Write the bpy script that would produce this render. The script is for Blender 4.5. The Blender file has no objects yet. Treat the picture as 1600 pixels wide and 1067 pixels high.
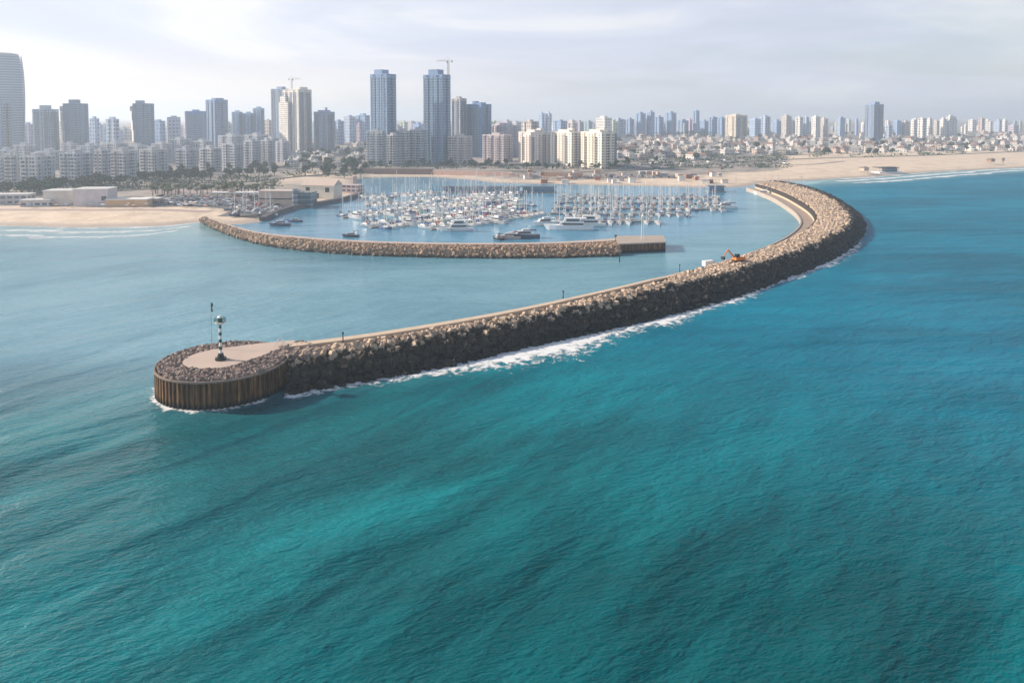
import bpy, math, random
import numpy as np
from mathutils import Vector, Matrix

R = random.Random(11)
sc = bpy.context.scene
col = sc.collection
PI = math.pi
rad = math.radians

# ------------------------------------------------------------------ camera maths
F, CX, H = 1150.0, 800.0, 60.0
PITCH = rad(3.0)
CY = 185.0 + F * math.tan(PITCH)      # the photograph is a crop below the optical axis (lens shift)
cp, sp = math.cos(PITCH), math.sin(PITCH)

def ray(px, py):
    u = (px - CX) / F; v = (CY - py) / F
    return (u, cp + v * sp, v * cp - sp)

def W(px, py, z=0.0):
    d = ray(px, py); t = (z - H) / d[2]
    return Vector((d[0] * t, d[1] * t, z))

def top_z(px, py, Y):
    d = ray(px, py); return H + d[2] * Y / d[1]

SUN_AZ, SUN_EL = rad(-80), rad(27)
SUN_DIR = Vector((math.sin(SUN_AZ) * math.cos(SUN_EL), math.cos(SUN_AZ) * math.cos(SUN_EL), math.sin(SUN_EL)))

# ------------------------------------------------------------------ node helpers
def newmat(name):
    m = bpy.data.materials.new(name); m.use_nodes = True
    nt = m.node_tree; nt.nodes.clear()
    out = nt.nodes.new('ShaderNodeOutputMaterial')
    return m, nt, out

class N:
    def __init__(s, nt): s.nt = nt
    def n(s, t, **kw):
        x = s.nt.nodes.new('ShaderNode' + t)
        for k, v in kw.items(): setattr(x, k, v)
        return x
    def l(s, a, b): s.nt.links.new(a, b)
    def val(s, sock, v):
        if isinstance(v, bpy.types.NodeSocket): s.l(v, sock)
        else: sock.default_value = v
    def math(s, op, a, b=0.0, c=None, clamp=False):
        x = s.n('Math', operation=op, use_clamp=clamp)
        s.val(x.inputs[0], a); s.val(x.inputs[1], b)
        if c is not None: s.val(x.inputs[2], c)
        return x.outputs[0]
    def mix(s, f, a, b):
        x = s.n('Mix', data_type='RGBA')
        s.val(x.inputs[0], f)
        s.val(x.inputs[6], a if isinstance(a, bpy.types.NodeSocket) else (*a, 1))
        s.val(x.inputs[7], b if isinstance(b, bpy.types.NodeSocket) else (*b, 1))
        return x.outputs[2]
    def mul(s, a, b):
        x = s.n('Mix', data_type='RGBA', blend_type='MULTIPLY'); x.inputs[0].default_value = 1
        s.val(x.inputs[6], a if isinstance(a, bpy.types.NodeSocket) else (*a, 1))
        s.val(x.inputs[7], b if isinstance(b, bpy.types.NodeSocket) else (*b, 1))
        return x.outputs[2]
    def noise(s, vec, scale, detail=3, rough=.5, dist=0.0):
        x = s.n('TexNoise'); x.inputs['Scale'].default_value = scale
        x.inputs['Detail'].default_value = detail; x.inputs['Roughness'].default_value = rough
        x.inputs['Distortion'].default_value = dist
        if vec is not None: s.l(vec, x.inputs['Vector'])
        return x.outputs['Fac']
    def mapping(s, vec, rot=(0, 0, 0), scale=(1, 1, 1), loc=(0, 0, 0)):
        x = s.n('Mapping'); s.l(vec, x.inputs['Vector'])
        x.inputs['Rotation'].default_value = rot; x.inputs['Scale'].default_value = scale
        x.inputs['Location'].default_value = loc
        return x.outputs[0]
    def stretch(s, vec, ang, along):
        x = s.n('Mapping', vector_type='TEXTURE'); s.l(vec, x.inputs['Vector'])
        x.inputs['Rotation'].default_value = (0, 0, rad(ang)); x.inputs['Scale'].default_value = (along, 1, 1); return x.outputs[0]
    def ramp(s, f, stops, interp='LINEAR'):
        x = s.n('ValToRGB'); s.val(x.inputs[0], f)
        cr = x.color_ramp; cr.interpolation = interp
        while len(cr.elements) < len(stops): cr.elements.new(0.5)
        for e, (p, c) in zip(cr.elements, stops):
            e.position = p; e.color = (*c, 1) if isinstance(c, tuple) else (c, c, c, 1)
        return x.outputs[0]
    def smooth(s, f, a, b):
        x = s.n('MapRange', interpolation_type='SMOOTHSTEP')
        s.val(x.inputs[0], f); s.val(x.inputs[1], a); s.val(x.inputs[2], b)
        return x.outputs[0]
    def bsdf(s, base, rough=.6, spec=.4, metal=0.0, normal=None, ior=1.45):
        x = s.n('BsdfPrincipled')
        s.val(x.inputs['Base Color'], base if isinstance(base, bpy.types.NodeSocket) else (*base, 1))
        s.val(x.inputs['Roughness'], rough); s.val(x.inputs['Metallic'], metal)
        s.val(x.inputs['Specular IOR Level'], spec); x.inputs['IOR'].default_value = ior
        if normal is not None: s.l(normal, x.inputs['Normal'])
        return x.outputs[0]
    def bump(s, h, dist=1.0, strength=1.0):
        x = s.n('Bump'); s.val(x.inputs['Height'], h)
        x.inputs['Distance'].default_value = dist; x.inputs['Strength'].default_value = strength
        return x.outputs[0]

def plain(name, c, rough=.6, spec=.4, metal=0.0, var=.25, scale=.6):
    m, nt, out = newmat(name); k = N(nt)
    tc = k.n('TexCoord').outputs['Object']
    f = k.noise(tc, scale, 4, .6)
    cc = k.mix(f, tuple(x * (1 - var) for x in c), tuple(min(.95, x * (1 + var)) for x in c))
    k.l(k.bsdf(cc, rough, spec, metal), out.inputs[0]); return m

def colored(name, rough=.6, spec=.4, var=.2, scale=.5):
    """colour comes from the object's own colour"""
    m, nt, out = newmat(name); k = N(nt)
    oc = k.n('ObjectInfo').outputs['Color']; tc = k.n('TexCoord').outputs['Object']
    f = k.noise(tc, scale, 4, .6)
    cc = k.mul(oc, k.ramp(f, [(.25, 1 - var), (.75, 1 + var * .5)]))
    k.l(k.bsdf(cc, rough, spec), out.inputs[0]); return m

def facade(name, du, wu, dz, wz, glass=(.065, .105, .17), strip=False):
    """stucco of the object's colour with window openings du apart (wu wide) and dz storeys"""
    m, nt, out = newmat(name); k = N(nt)
    oc = k.n('ObjectInfo').outputs['Color']; tcn = k.n('TexCoord')
    sep = k.n('SeparateXYZ'); k.l(tcn.outputs['Object'], sep.inputs[0])
    sn = k.n('SeparateXYZ'); k.l(tcn.outputs['Normal'], sn.inputs[0])
    ax = k.math('ABSOLUTE', sn.outputs[0]); ay = k.math('ABSOLUTE', sn.outputs[1]); az = k.math('ABSOLUTE', sn.outputs[2])
    u = k.math('ADD', k.math('MULTIPLY', sep.outputs[0], ay), k.math('MULTIPLY', sep.outputs[1], ax))
    u = k.math('ADD', u, 500.0)
    fu = k.math('FRACT', k.math('DIVIDE', u, du)); fz = k.math('FRACT', k.math('DIVIDE', sep.outputs[2], dz))
    mu = k.math('LESS_THAN', fu, wu / du)
    mz = k.math('MULTIPLY', k.math('GREATER_THAN', fz, .28), k.math('LESS_THAN', fz, .28 + wz / dz))
    wall_face = k.math('LESS_THAN', az, .5)
    msk = k.math('MULTIPLY', k.math('MULTIPLY', mu, mz), wall_face)
    # some openings shuttered: random per cell
    cell = k.n('CombineXYZ'); k.l(k.math('FLOOR', k.math('DIVIDE', u, du)), cell.inputs[0])
    k.l(k.math('FLOOR', k.math('DIVIDE', sep.outputs[2], dz)), cell.inputs[1])
    k.l(k.math('MULTIPLY', ax, 7.0), cell.inputs[2])
    wn = k.n('TexWhiteNoise'); k.l(cell.outputs[0], wn.inputs['Vector'])
    sh = k.math('GREATER_THAN', wn.outputs['Value'], .78)
    f = k.noise(tcn.outputs['Object'], .15, 5, .65)
    base = k.mul(oc, k.ramp(f, [(.3, .82), (.7, 1.05)]))
    gl = k.mix(sh, glass, k.mix(.5, glass, oc))
    cc = k.mix(msk, base, gl)
    rg = k.math('SUBTRACT', .75, k.math('MULTIPLY', msk, .6))
    k.l(k.bsdf(cc, rg, .4), out.inputs[0]); return m

M = {}
M['facade'] = facade('facade_punched_windows', 3.4, 1.7, 3.0, 1.5)
M['facade_wide'] = facade('facade_wide_windows', 4.2, 2.9, 3.1, 1.6)
M['facade_slot'] = facade('facade_window_slots', 5.0, 1.7, 3.0, 2.1)
M['facade_far'] = facade('facade_large_openings', 6.5, 3.2, 6.0, 3.0, (.13, .16, .20))
M['stucco'] = colored('stucco_walls', .85, .3, .16, .25)
M['paint'] = colored('painted_metal', .35, .5, .05, .5)
M['gel'] = colored('boat_gelcoat', .25, .5, .06, .8)
M['canvas'] = colored('canvas_cover', .8, .2, .1, 2)
M['roof_flat'] = plain('flat_roof', (.42, .40, .38), .9, .2, 0, .25, .4)
M['tile'] = colored('roof_tiles', .8, .3, .2, 1.2)
M['dark_glass'] = plain('dark_glass', (.03, .045, .06), .15, .5, 0, .2, .3)
M['steel'] = plain('galvanised_steel', (.45, .46, .48), .4, .5, .4, .1)
M['alloy'] = plain('mast_alloy', (.75, .75, .74), .4, .5, .2, .05)
M['concrete'] = plain('concrete', (.40, .34, .29), .9, .3, 0, .2, .25)
M['crest'] = plain('sandy_crest_concrete', (.58, .46, .35), .92, .2, 0, .2, .5)
M['paving'] = plain('pale_paving', (.5, .40, .34), .9, .3, 0, .18, .15)
M['asphalt'] = plain('asphalt', (.085, .08, .08), .9, .3, 0, .3, .2)
M['timber'] = plain('grey_decking', (.30, .27, .24), .85, .3, 0, .25, .8)
M['black'] = plain('black_paint', (.018, .022, .022), .5, .4, 0, .2)
M['white'] = plain('white_paint', (.78, .78, .76), .5, .4, 0, .06)
M['green'] = plain('green_paint', (.02, .10, .07), .45, .4, 0, .15)
M['orange'] = plain('orange_paint', (.75, .22, .03), .45, .4, 0, .1)
M['rubber'] = plain('black_rubber', (.02, .02, .02), .8, .3, 0, .2)
M['bark'] = plain('bark', (.12, .09, .065), .9, .2, 0, .3, 2)

def glazing(name, c1, c2):
    m, nt, out = newmat(name); k = N(nt)
    tc = k.n('TexCoord').outputs['Object']; sep = k.n('SeparateXYZ'); k.l(tc, sep.inputs[0])
    fz = k.math('FRACT', k.math('DIVIDE', sep.outputs[2], 3.3))
    band = k.math('LESS_THAN', fz, .3)
    f = k.noise(tc, .08, 3)
    g = k.mix(f, c1, tuple(x * 1.5 for x in c1))
    k.l(k.bsdf(k.mix(band, g, c2), k.math('ADD', .12, k.math('MULTIPLY', band, .4)), .5), out.inputs[0]); return m
M['glaze_blue'] = glazing('blue_tower_glazing', (.09, .15, .23), (.24, .30, .37))
M['glaze_grey'] = glazing('grey_tower_glazing', (.10, .13, .17), (.30, .32, .35))

def foliage(name, c):
    m, nt, out = newmat(name); k = N(nt)
    g = k.n('NewGeometry'); oi = k.n('ObjectInfo')
    f = k.math('ADD', k.math('MULTIPLY', g.outputs['Random Per Island'], .7), k.math('MULTIPLY', oi.outputs['Random'], .3))
    cc = k.ramp(f, [(0, tuple(x * .45 for x in c)), (.6, c), (1, tuple(x * 1.7 for x in c))])
    k.l(k.bsdf(cc, .7, .25), out.inputs[0]); return m
M['leaf'] = foliage('dark_foliage', (.045, .075, .035))
M['palm'] = foliage('palm_fronds', (.07, .085, .035))

def rock_mat(name, dry1, dry2, wet, z0, z1):
    """wet, algae covered stone up to the splash line, dry stone above"""
    m, nt, out = newmat(name); k = N(nt)
    g = k.n('NewGeometry'); sep = k.n('SeparateXYZ'); k.l(g.outputs['Position'], sep.inputs[0])
    f = k.noise(g.outputs['Position'], .35, 5, .65); isl = g.outputs['Random Per Island']
    z = k.math('ADD', sep.outputs[2], k.math('MULTIPLY', k.math('SUBTRACT', f, .5), 2.2))
    dry = k.mix(k.math('ADD', k.math('MULTIPLY', f, .5), k.math('MULTIPLY', isl, .5)), dry1, dry2)
    dry = k.mul(dry, k.ramp(k.noise(g.outputs['Position'], 2.5, 4, .7), [(.3, .7), (.7, 1.15)]))
    wt = k.mix(isl, tuple(x * .6 for x in wet), tuple(x * 1.5 for x in wet))
    w = k.smooth(z, z0, z1)
    nrm = k.bump(k.noise(g.outputs['Position'], 3.0, 4, .7), .25, .7)
    k.l(k.bsdf(k.mix(w, wt, dry), k.math('ADD', .55, k.math('MULTIPLY', w, .35)), .4, 0, nrm), out.inputs[0]); return m
M['armour'] = rock_mat('concrete_armour', (.34, .25, .185), (.72, .56, .42), (.03, .026, .022), 3.6, 4.8)
M['slope'] = rock_mat('shade_painted_armour', (.024, .019, .016), (.085, .064, .048), (.011, .010, .008), 1.4, 3.2)  # near-black colour stands in for the shade on the seaward face
M['rubble'] = rock_mat('limestone_rubble', (.22, .145, .10), (.52, .36, .25), (.04, .036, .025), .5, 1.7)
M['head_rubble'] = rock_mat('head_rubble', (.15, .115, .10), (.42, .32, .28), (.03, .025, .02), 1, 2)

# rusted sheet piles
def pile_mat():
    m, nt, out = newmat('rusted_sheet_piles'); k = N(nt)
    g = k.n('NewGeometry'); sep = k.n('SeparateXYZ'); k.l(g.outputs['Position'], sep.inputs[0])
    st = k.mapping(g.outputs['Position'], scale=(1.2, 1.2, .12))
    f = k.noise(st, 1.0, 5, .7)
    c = k.ramp(f, [(.3, (.028, .017, .012)), (.5, (.11, .055, .026)), (.72, (.40, .22, .085))])
    z = k.math('ADD', sep.outputs[2], k.math('MULTIPLY', f, 1.5))
    c = k.mix(k.smooth(z, 1.2, 2.6), (.012, .012, .010), c)
    k.l(k.bsdf(c, .75, .3), out.inputs[0]); return m
M['pile'] = pile_mat()

# ------------------------------------------------------------------ mesh helpers
class MB:
    def __init__(s): s.v = []; s.f = []; s.mi = []; s.m = 0
    def add(s, vs, fs):
        b = len(s.v); s.v += [tuple(p) for p in vs]
        for f in fs: s.f.append([b + i for i in f]); s.mi.append(s.m)
    def box(s, x0, x1, y0, y1, z0, z1):
        vs = [(x0, y0, z0), (x1, y0, z0), (x1, y1, z0), (x0, y1, z0), (x0, y0, z1), (x1, y0, z1), (x1, y1, z1), (x0, y1, z1)]
        s.add(vs, [(3, 2, 1, 0), (4, 5, 6, 7), (0, 1, 5, 4), (1, 2, 6, 5), (2, 3, 7, 6), (3, 0, 4, 7)])
    def prism(s, pts, z0, z1, shrink=1.0, off=(0, 0)):
        n = len(pts)
        vs = [(x, y, z0) for x, y in pts] + [(x * shrink + off[0], y * shrink + off[1], z1) for x, y in pts]
        fs = [tuple(range(n - 1, -1, -1)), tuple(range(n, 2 * n))]
        fs += [(i, (i + 1) % n, n + (i + 1) % n, n + i) for i in range(n)]
        s.add(vs, fs)
    def loft(s, rings, closed=True, cap=True):
        n = len(rings[0]); vs = [p for r in rings for p in r]; fs = []
        for a in range(len(rings) - 1):
            for i in range(n if closed else n - 1):
                j = (i + 1) % n
                fs.append((a * n + i, a * n + j, (a + 1) * n + j, (a + 1) * n + i))
        if cap and closed:
            fs.append(tuple(range(n - 1, -1, -1))); fs.append(tuple(range((len(rings) - 1) * n, len(rings) * n)))
        s.add(vs, fs)
    def tube(s, p, q, r0, r1=None, n=6):
        p = Vector(p); q = Vector(q); r1 = r0 if r1 is None else r1
        d = (q - p).normalized(); a = d.orthogonal().normalized(); b = d.cross(a)
        s.loft([[p + (a * math.cos(i * 2 * PI / n) + b * math.sin(i * 2 * PI / n)) * r0 for i in range(n)],
                [q + (a * math.cos(i * 2 * PI / n) + b * math.sin(i * 2 * PI / n)) * r1 for i in range(n)]])
    def disc(s, c, r, z0, z1, n=24, r1=None):
        r1 = r if r1 is None else r1
        s.loft([[(c[0] + r * math.cos(i * 2 * PI / n), c[1] + r * math.sin(i * 2 * PI / n), z0) for i in range(n)],
                [(c[0] + r1 * math.cos(i * 2 * PI / n), c[1] + r1 * math.sin(i * 2 * PI / n), z1) for i in range(n)]])
    def mesh(s, name, mats):
        me = bpy.data.meshes.new(name); me.from_pydata(s.v, [], s.f)
        for m in (mats if isinstance(mats, (list, tuple)) else [mats]): me.materials.append(m)
        if any(s.mi): me.polygons.foreach_set('material_index', s.mi)
        me.update(); return me

def tag(o, label, cat, group=None):
    o['label'] = label; o['category'] = cat
    if group: o['group'] = group
    return o
def thing(name, label, cat, loc=(0, 0, 0), rz=0.0, group=None, s=1.0):
    o = bpy.data.objects.new(name, None); col.objects.link(o)
    o.empty_display_size = .5
    o.location = loc; o.rotation_euler = (0, 0, rz); o.scale = (s, s, s)
    return tag(o, label, cat, group)
def ob(name, me, parent=None, loc=(0, 0, 0), rz=0.0, color=None, s=1.0):
    o = bpy.data.objects.new(name, me); col.objects.link(o)
    o.location = loc; o.rotation_euler = (0, 0, rz)
    if s != 1.0: o.scale = (s, s, s)
    if parent is not None: o.parent = parent
    if color is not None: o.color = (*color, 1)
    return o
def part(name, mb, mat, parent=None, color=None, **kw):
    return ob(name, mb.mesh(name, mat), parent, color=color, **kw)
def struct(name, me):
    o = ob(name, me); o['kind'] = 'structure'; return o
ORD = ['first', 'second', 'third', 'fourth', 'fifth', 'sixth', 'seventh', 'eighth', 'ninth', 'tenth', 'eleventh', 'twelfth',
       'thirteenth', 'fourteenth', 'fifteenth', 'sixteenth', 'seventeenth', 'eighteenth', 'nineteenth', 'twentieth']
TEN = {20: 'twenty', 30: 'thirty', 40: 'forty', 50: 'fifty', 60: 'sixty', 70: 'seventy', 80: 'eighty', 90: 'ninety'}
def ordw(i):
    if i < 20: return ORD[i]
    n = i + 1; t = n // 10 * 10
    return TEN[t][:-1] + 'ieth' if n % 10 == 0 else TEN[t] + '-' + ORD[n % 10 - 1]

# ------------------------------------------------------------------ terrain
coast_px = [(0, 353), (120, 356), (250, 354), (318, 347), (362, 352), (412, 347), (428, 338), (455, 328), (490, 323),
            (545, 313), (566, 305), (556, 290), (556, 279), (600, 277), (680, 277), (745, 282), (770, 286), (860, 288),
            (960, 290), (1080, 293), (1130, 294), (1165, 292), (1188, 287), (1215, 284), (1290, 281), (1360, 277),
            (1420, 272), (1480, 268), (1600, 262)]
coast = [(-14000., 250.), (-900., 400.)] + [tuple(W(*p)[:2]) for p in coast_px] + [(1500., 1050.), (14000., 4500.)]
poly = np.array(coast + [(14000., 14000.), (-14000., 14000.)])
cseg = np.array(coast)

def segdist(P, S):
    a = S[:-1][None]; b = S[1:][None]; p = P[:, None]
    ab = b - a; t = np.clip(((p - a) * ab).sum(-1) / (ab ** 2).sum(-1), 0, 1)
    return np.sqrt((((a + ab * t[..., None]) - p) ** 2).sum(-1)).min(1)
def inside(P, Q):
    x, y = P[:, 0], P[:, 1]; r = np.zeros(len(P), bool); n = len(Q); j = n - 1
    for i in range(n):
        xi, yi = Q[i]; xj, yj = Q[j]
        c = ((yi > y) != (yj > y)) & (x < (xj - xi) * (y - yi) / ((yj - yi) or 1e-9) + xi)
        r ^= c; j = i
    return r
def gz(P):
    P = np.asarray(P, float).reshape(-1, 2)
    d = segdist(P, cseg); s = np.where(inside(P, poly), d, -d)
    z = np.where(s < 0, np.maximum(-6, s * .12), np.where(s < 12, s * .10, 1.2 + np.minimum((s - 12) * .045, 1.8)))
    z = z + np.clip(.0135 * (s - 130), 0, 30)
    return z, s
def ground(px, py):
    d = ray(px, py); t = np.concatenate([np.linspace(300, 1500, 1200), np.linspace(1503, 9000, 2500)])
    P = np.stack([d[0] * t, d[1] * t], 1); z, _ = gz(P)
    k = np.nonzero(H + d[2] * t <= z)[0]
    i = k[0] if len(k) else len(t) - 1
    return Vector((P[i, 0], P[i, 1], float(z[i]))), float(t[i])

def axis(pieces):
    out = []
    for a, b, st in pieces: out += list(np.arange(a, b, st))
    out.append(pieces[-1][1]); return np.array(out)
def grid_mesh(name, xs, ys, zfun, attrs):
    X, Y = np.meshgrid(xs, ys); P = np.stack([X.ravel(), Y.ravel()], 1)
    Z, A = zfun(P)
    nx, ny = len(xs), len(ys)
    idx = np.arange(nx * ny).reshape(ny, nx)
    q = np.stack([idx[:-1, :-1].ravel(), idx[:-1, 1:].ravel(), idx[1:, 1:].ravel(), idx[1:, :-1].ravel()], 1)
    me = bpy.data.meshes.new(name)
    me.vertices.add(nx * ny); me.vertices.foreach_set('co', np.column_stack([P, Z]).ravel())
    me.loops.add(q.size); me.loops.foreach_set('vertex_index', q.ravel())
    me.polygons.add(len(q)); me.polygons.foreach_set('loop_start', np.arange(0, q.size, 4))
    me.update(calc_edges=True)
    for k in attrs:
        at = me.attributes.new(k, 'FLOAT', 'POINT'); at.data.foreach_set('value', A[k].astype(np.float32))
    me.polygons.foreach_set('use_smooth', np.ones(len(q), bool))
    return me

def land_z(P):
    z, s = gz(P)
    return z, {'inland': s}
xs = axis([(-13000, -3000, 1000), (-3000, -800, 100), (-800, -420, 20), (-420, 700, 7), (700, 1500, 40), (1500, 4000, 150), (4000, 13000, 1000)])
ys = axis([(150, 380, 30), (380, 860, 7), (860, 1500, 25), (1500, 3500, 100), (3500, 13000, 950)])
land = grid_mesh('land', xs, ys, land_z, ['inland'])
def land_mat():
    m, nt, out = newmat('coastal_ground'); k = N(nt)
    pos = k.n('NewGeometry').outputs['Position']
    at = k.n('Attribute', attribute_name='inland').outputs['Fac']
    sep = k.n('SeparateXYZ'); k.l(pos, sep.inputs[0])
    n1 = k.noise(pos, .012, 5, .6); n2 = k.noise(pos, .06, 5, .65); n3 = k.noise(pos, .4, 4, .6)
    sand = k.ramp(n2, [(.3, (.54, .42, .31)), (.5, (.68, .55, .42)), (.7, (.76, .62, .49))])
    sand = k.mul(sand, k.ramp(n3, [(.3, .85), (.7, 1.1)]))
    wet = k.smooth(at, 14.0, 3.0)
    sand = k.mix(k.math('MULTIPLY', wet, .75), sand, (.36, .30, .26))
    town = k.ramp(n2, [(.3, (.20, .185, .165)), (.42, (.24, .215, .20)), (.55, (.38, .33, .29)), (.7, (.29, .26, .245))])
    town = k.mix(k.smooth(n1, .5, .62), town, k.ramp(n3, [(.3, (.09, .095, .07)), (.7, (.19, .17, .145))]))
    # sand belt is wide on the right-hand beach and narrow on the left
    belt = k.math('ADD', k.math('MULTIPLY', k.smooth(sep.outputs[0], -160.0, -215.0), 48.0), k.math('MULTIPLY', k.smooth(sep.outputs[0], 250.0, 470.0), 260.0))
    belt = k.math('ADD', belt, k.math('MULTIPLY', k.smooth(sep.outputs[0], 40.0, 160.0), 45.0))
    belt = k.math('ADD', belt, k.math('ADD', 12.0, k.math('MULTIPLY', k.math('SUBTRACT', n1, .5), k.math('ADD', 20.0, k.math('MULTIPLY', k.smooth(sep.outputs[0], 0.0, 330.0), 160.0)))))
    f = k.smooth(k.math('SUBTRACT', at, belt), -6.0, 26.0)
    k.l(k.bsdf(k.mix(f, sand, town), .95, .2), out.inputs[0]); return m
land.materials.append(land_mat())
struct('land', land)

# ------------------------------------------------------------------ breakwater stations
def catmull(pts, sub):
    pts = [Vector(p) for p in pts]; out = []
    P = [pts[0] * 2 - pts[1]] + pts + [pts[-1] * 2 - pts[-2]]
    for i in range(1, len(P) - 2):
        for k in range(sub):
            t = k / sub
            out.append(.5 * (2 * P[i] + (P[i + 1] - P[i - 1]) * t + (2 * P[i - 1] - 5 * P[i] + 4 * P[i + 1] - P[i + 2]) * t * t
                             + (3 * P[i] - P[i - 1] - 3 * P[i + 1] + P[i + 2]) * t ** 3))
    out.append(pts[-1]); return out

ZC, ZR = 6.4, 2.6       # crest and roadway levels of the outer breakwater
B_px = [(452, 538), (520, 530), (600, 519), (700, 503), (800, 485), (900, 464), (1000, 441), (1080, 420), (1140, 404),
        (1190, 388), (1232, 372), (1259, 357), (1273, 341), (1266, 327), (1247, 314), (1224, 302), (1200, 293), (1180, 287)]
C_px = [(450, 556), (522, 545), (602, 532), (703, 515), (803, 497), (904, 476), (1005, 454), (1090, 434), (1150, 419),
        (1205, 402), (1257, 384), (1297, 367), (1322, 350), (1323, 333), (1305, 315), (1275, 300), (1240, 289), (1205, 283)]
D_px = [(445, 618), (530, 604), (615, 589), (715, 570), (818, 545), (922, 522), (1030, 498), (1120, 474), (1185, 453),
        (1240, 432), (1297, 408), (1333, 385), (1350, 362), (1348, 344), (1330, 326), (1300, 307), (1262, 293), (1228, 286)]
SUB = 14
Bw = catmull([W(*p, ZC) for p in B_px], SUB); Cw = catmull([W(*p, ZC) for p in C_px], SUB); Dw = catmull([W(*p, 0) for p in D_px], SUB)
NS = len(Bw)
def widths(n):       # roadway width on the harbour side
    return [9.0] * n
Aw = []
for i in range(NS):
    t = (Bw[min(i + 3, NS - 1)] - Bw[max(i - 3, 0)]); t.z = 0; t.normalize()
    nrm = Vector((-t.y, t.x, 0))
    if (Bw[i] - Cw[i]).dot(nrm) < 0: nrm = -nrm
    Aw.append(Vector((Bw[i].x, Bw[i].y, ZR)) + nrm * 7.0)
for _ in range(3):
    Aw = [Aw[0]] + [(Aw[i - 1] + Aw[i] * 2 + Aw[i + 1]) / 4 for i in range(1, NS - 1)] + [Aw[-1]]

bw = thing('breakwater', 'long curved outer breakwater with dark seaward armour and pale sunlit crest', 'breakwater')
mb = MB()
rings = []
for i in range(NS):
    o = (Dw[i] - Cw[i]); o.z = 0; o.normalize()
    inn = (Aw[i] - Bw[i]); inn.z = 0; inn.normalize()
    Bt = Vector((Bw[i].x, Bw[i].y, ZC - .6)); Ct = Vector((Cw[i].x, Cw[i].y, ZC - 1.0)); Dt = Vector((Dw[i].x, Dw[i].y, -.9))
    rings.append([Aw[i] + inn * .1 - Vector((0, 0, 7)), Aw[i] - Vector((0, 0, .1)), Vector((Bw[i].x, Bw[i].y, ZR - .1)), Bt, Ct, Dt, Dt + o * 6 - Vector((0, 0, 5))])
mb.loft(rings)
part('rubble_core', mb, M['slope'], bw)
# roadway, crown wall and quay kerb
mb = MB(); mb.loft([[Aw[i] + Vector((0, 0, .05)), Vector((Bw[i].x, Bw[i].y, ZR + .05)), Vector((Bw[i].x, Bw[i].y, ZR - .3)), Aw[i] - Vector((0, 0, .3))] for i in range(NS)])
part('roadway', mb, plain('dusty_roadway', (.36, .28, .23), .95, .2, 0, .25, .12), bw)
mb = MB()
rr = []
for i in range(NS):
    o = (Cw[i] - Bw[i]); o.z = 0; o.normalize()
    q = min(1, max(0, (i - 6.2 * SUB) / (2.2 * SUB))); zt = ZC + .15 - 2.7 * q; wt = min(2.3, (Cw[i] - Bw[i]).length * .62) * (1 - q) + .9 * q
    b = Vector((Bw[i].x, Bw[i].y, 0)); rr.append([b + Vector((0, 0, ZR)) - o * .4, b + Vector((0, 0, zt)) - o * .4, b + Vector((0, 0, zt)) + o * wt, b + Vector((0, 0, ZR)) + o * wt])
mb.loft(rr); part('crown_wall', mb, M['crest'], bw)
mb = MB(); rr = []
for i in range(NS):
    inn = (Aw[i] - Bw[i]); inn.z = 0; inn.normalize()
    a = Vector((Aw[i].x, Aw[i].y, 0)); rr.append([a + inn * .3 + Vector((0, 0, -4)), a + inn * .3 + Vector((0, 0, ZR + .45)), a - inn * .5 + Vector((0, 0, ZR + .45)), a - inn * .5 + Vector((0, 0, -4))])
mb.loft(rr); part('quay_wall', mb, M['concrete'], bw)

# rocks ------------------------------------------------------------
def rock_variants(seed, cubic, n=6):
    rr = random.Random(seed); out = []
    for k in range(n):
        if cubic:
            v = [Vector((x, y, z)) for x in (-.5, .5) for y in (-.5, .5) for z in (-.5, .5)]
            v = [Vector((p.x * rr.uniform(.7, 1.2), p.y * rr.uniform(.7, 1.2), p.z * rr.uniform(.65, 1.15))) for p in v]
            f = [(0, 1, 3, 2), (4, 6, 7, 5), (0, 4, 5, 1), (2, 3, 7, 6), (0, 2, 6, 4), (1, 5, 7, 3)]
        else:
            g = (1 + 5 ** .5) / 2
            v = [Vector(p) for p in [(-1, g, 0), (1, g, 0), (-1, -g, 0), (1, -g, 0), (0, -1, g), (0, 1, g), (0, -1, -g), (0, 1, -g), (g, 0, -1), (g, 0, 1), (-g, 0, -1), (-g, 0, 1)]]
            v = [p.normalized() * .58 * rr.uniform(.72, 1.2) for p in v]
            v = [Vector((p.x * 1.15, p.y, p.z * .8)) for p in v]
            f = [(0, 11, 5), (0, 5, 1), (0, 1, 7), (0, 7, 10), (0, 10, 11), (1, 5, 9), (5, 11, 4), (11, 10, 2), (10, 7, 6), (7, 1, 8), (3, 9, 4), (3, 4, 2), (3, 2, 6), (3, 6, 8), (3, 8, 9), (4, 9, 5), (2, 4, 11), (6, 2, 10), (8, 6, 7), (9, 8, 1)]
        out.append((v, f))
    return out
CUB = rock_variants(3, True); RND = rock_variants(5, False)
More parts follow.
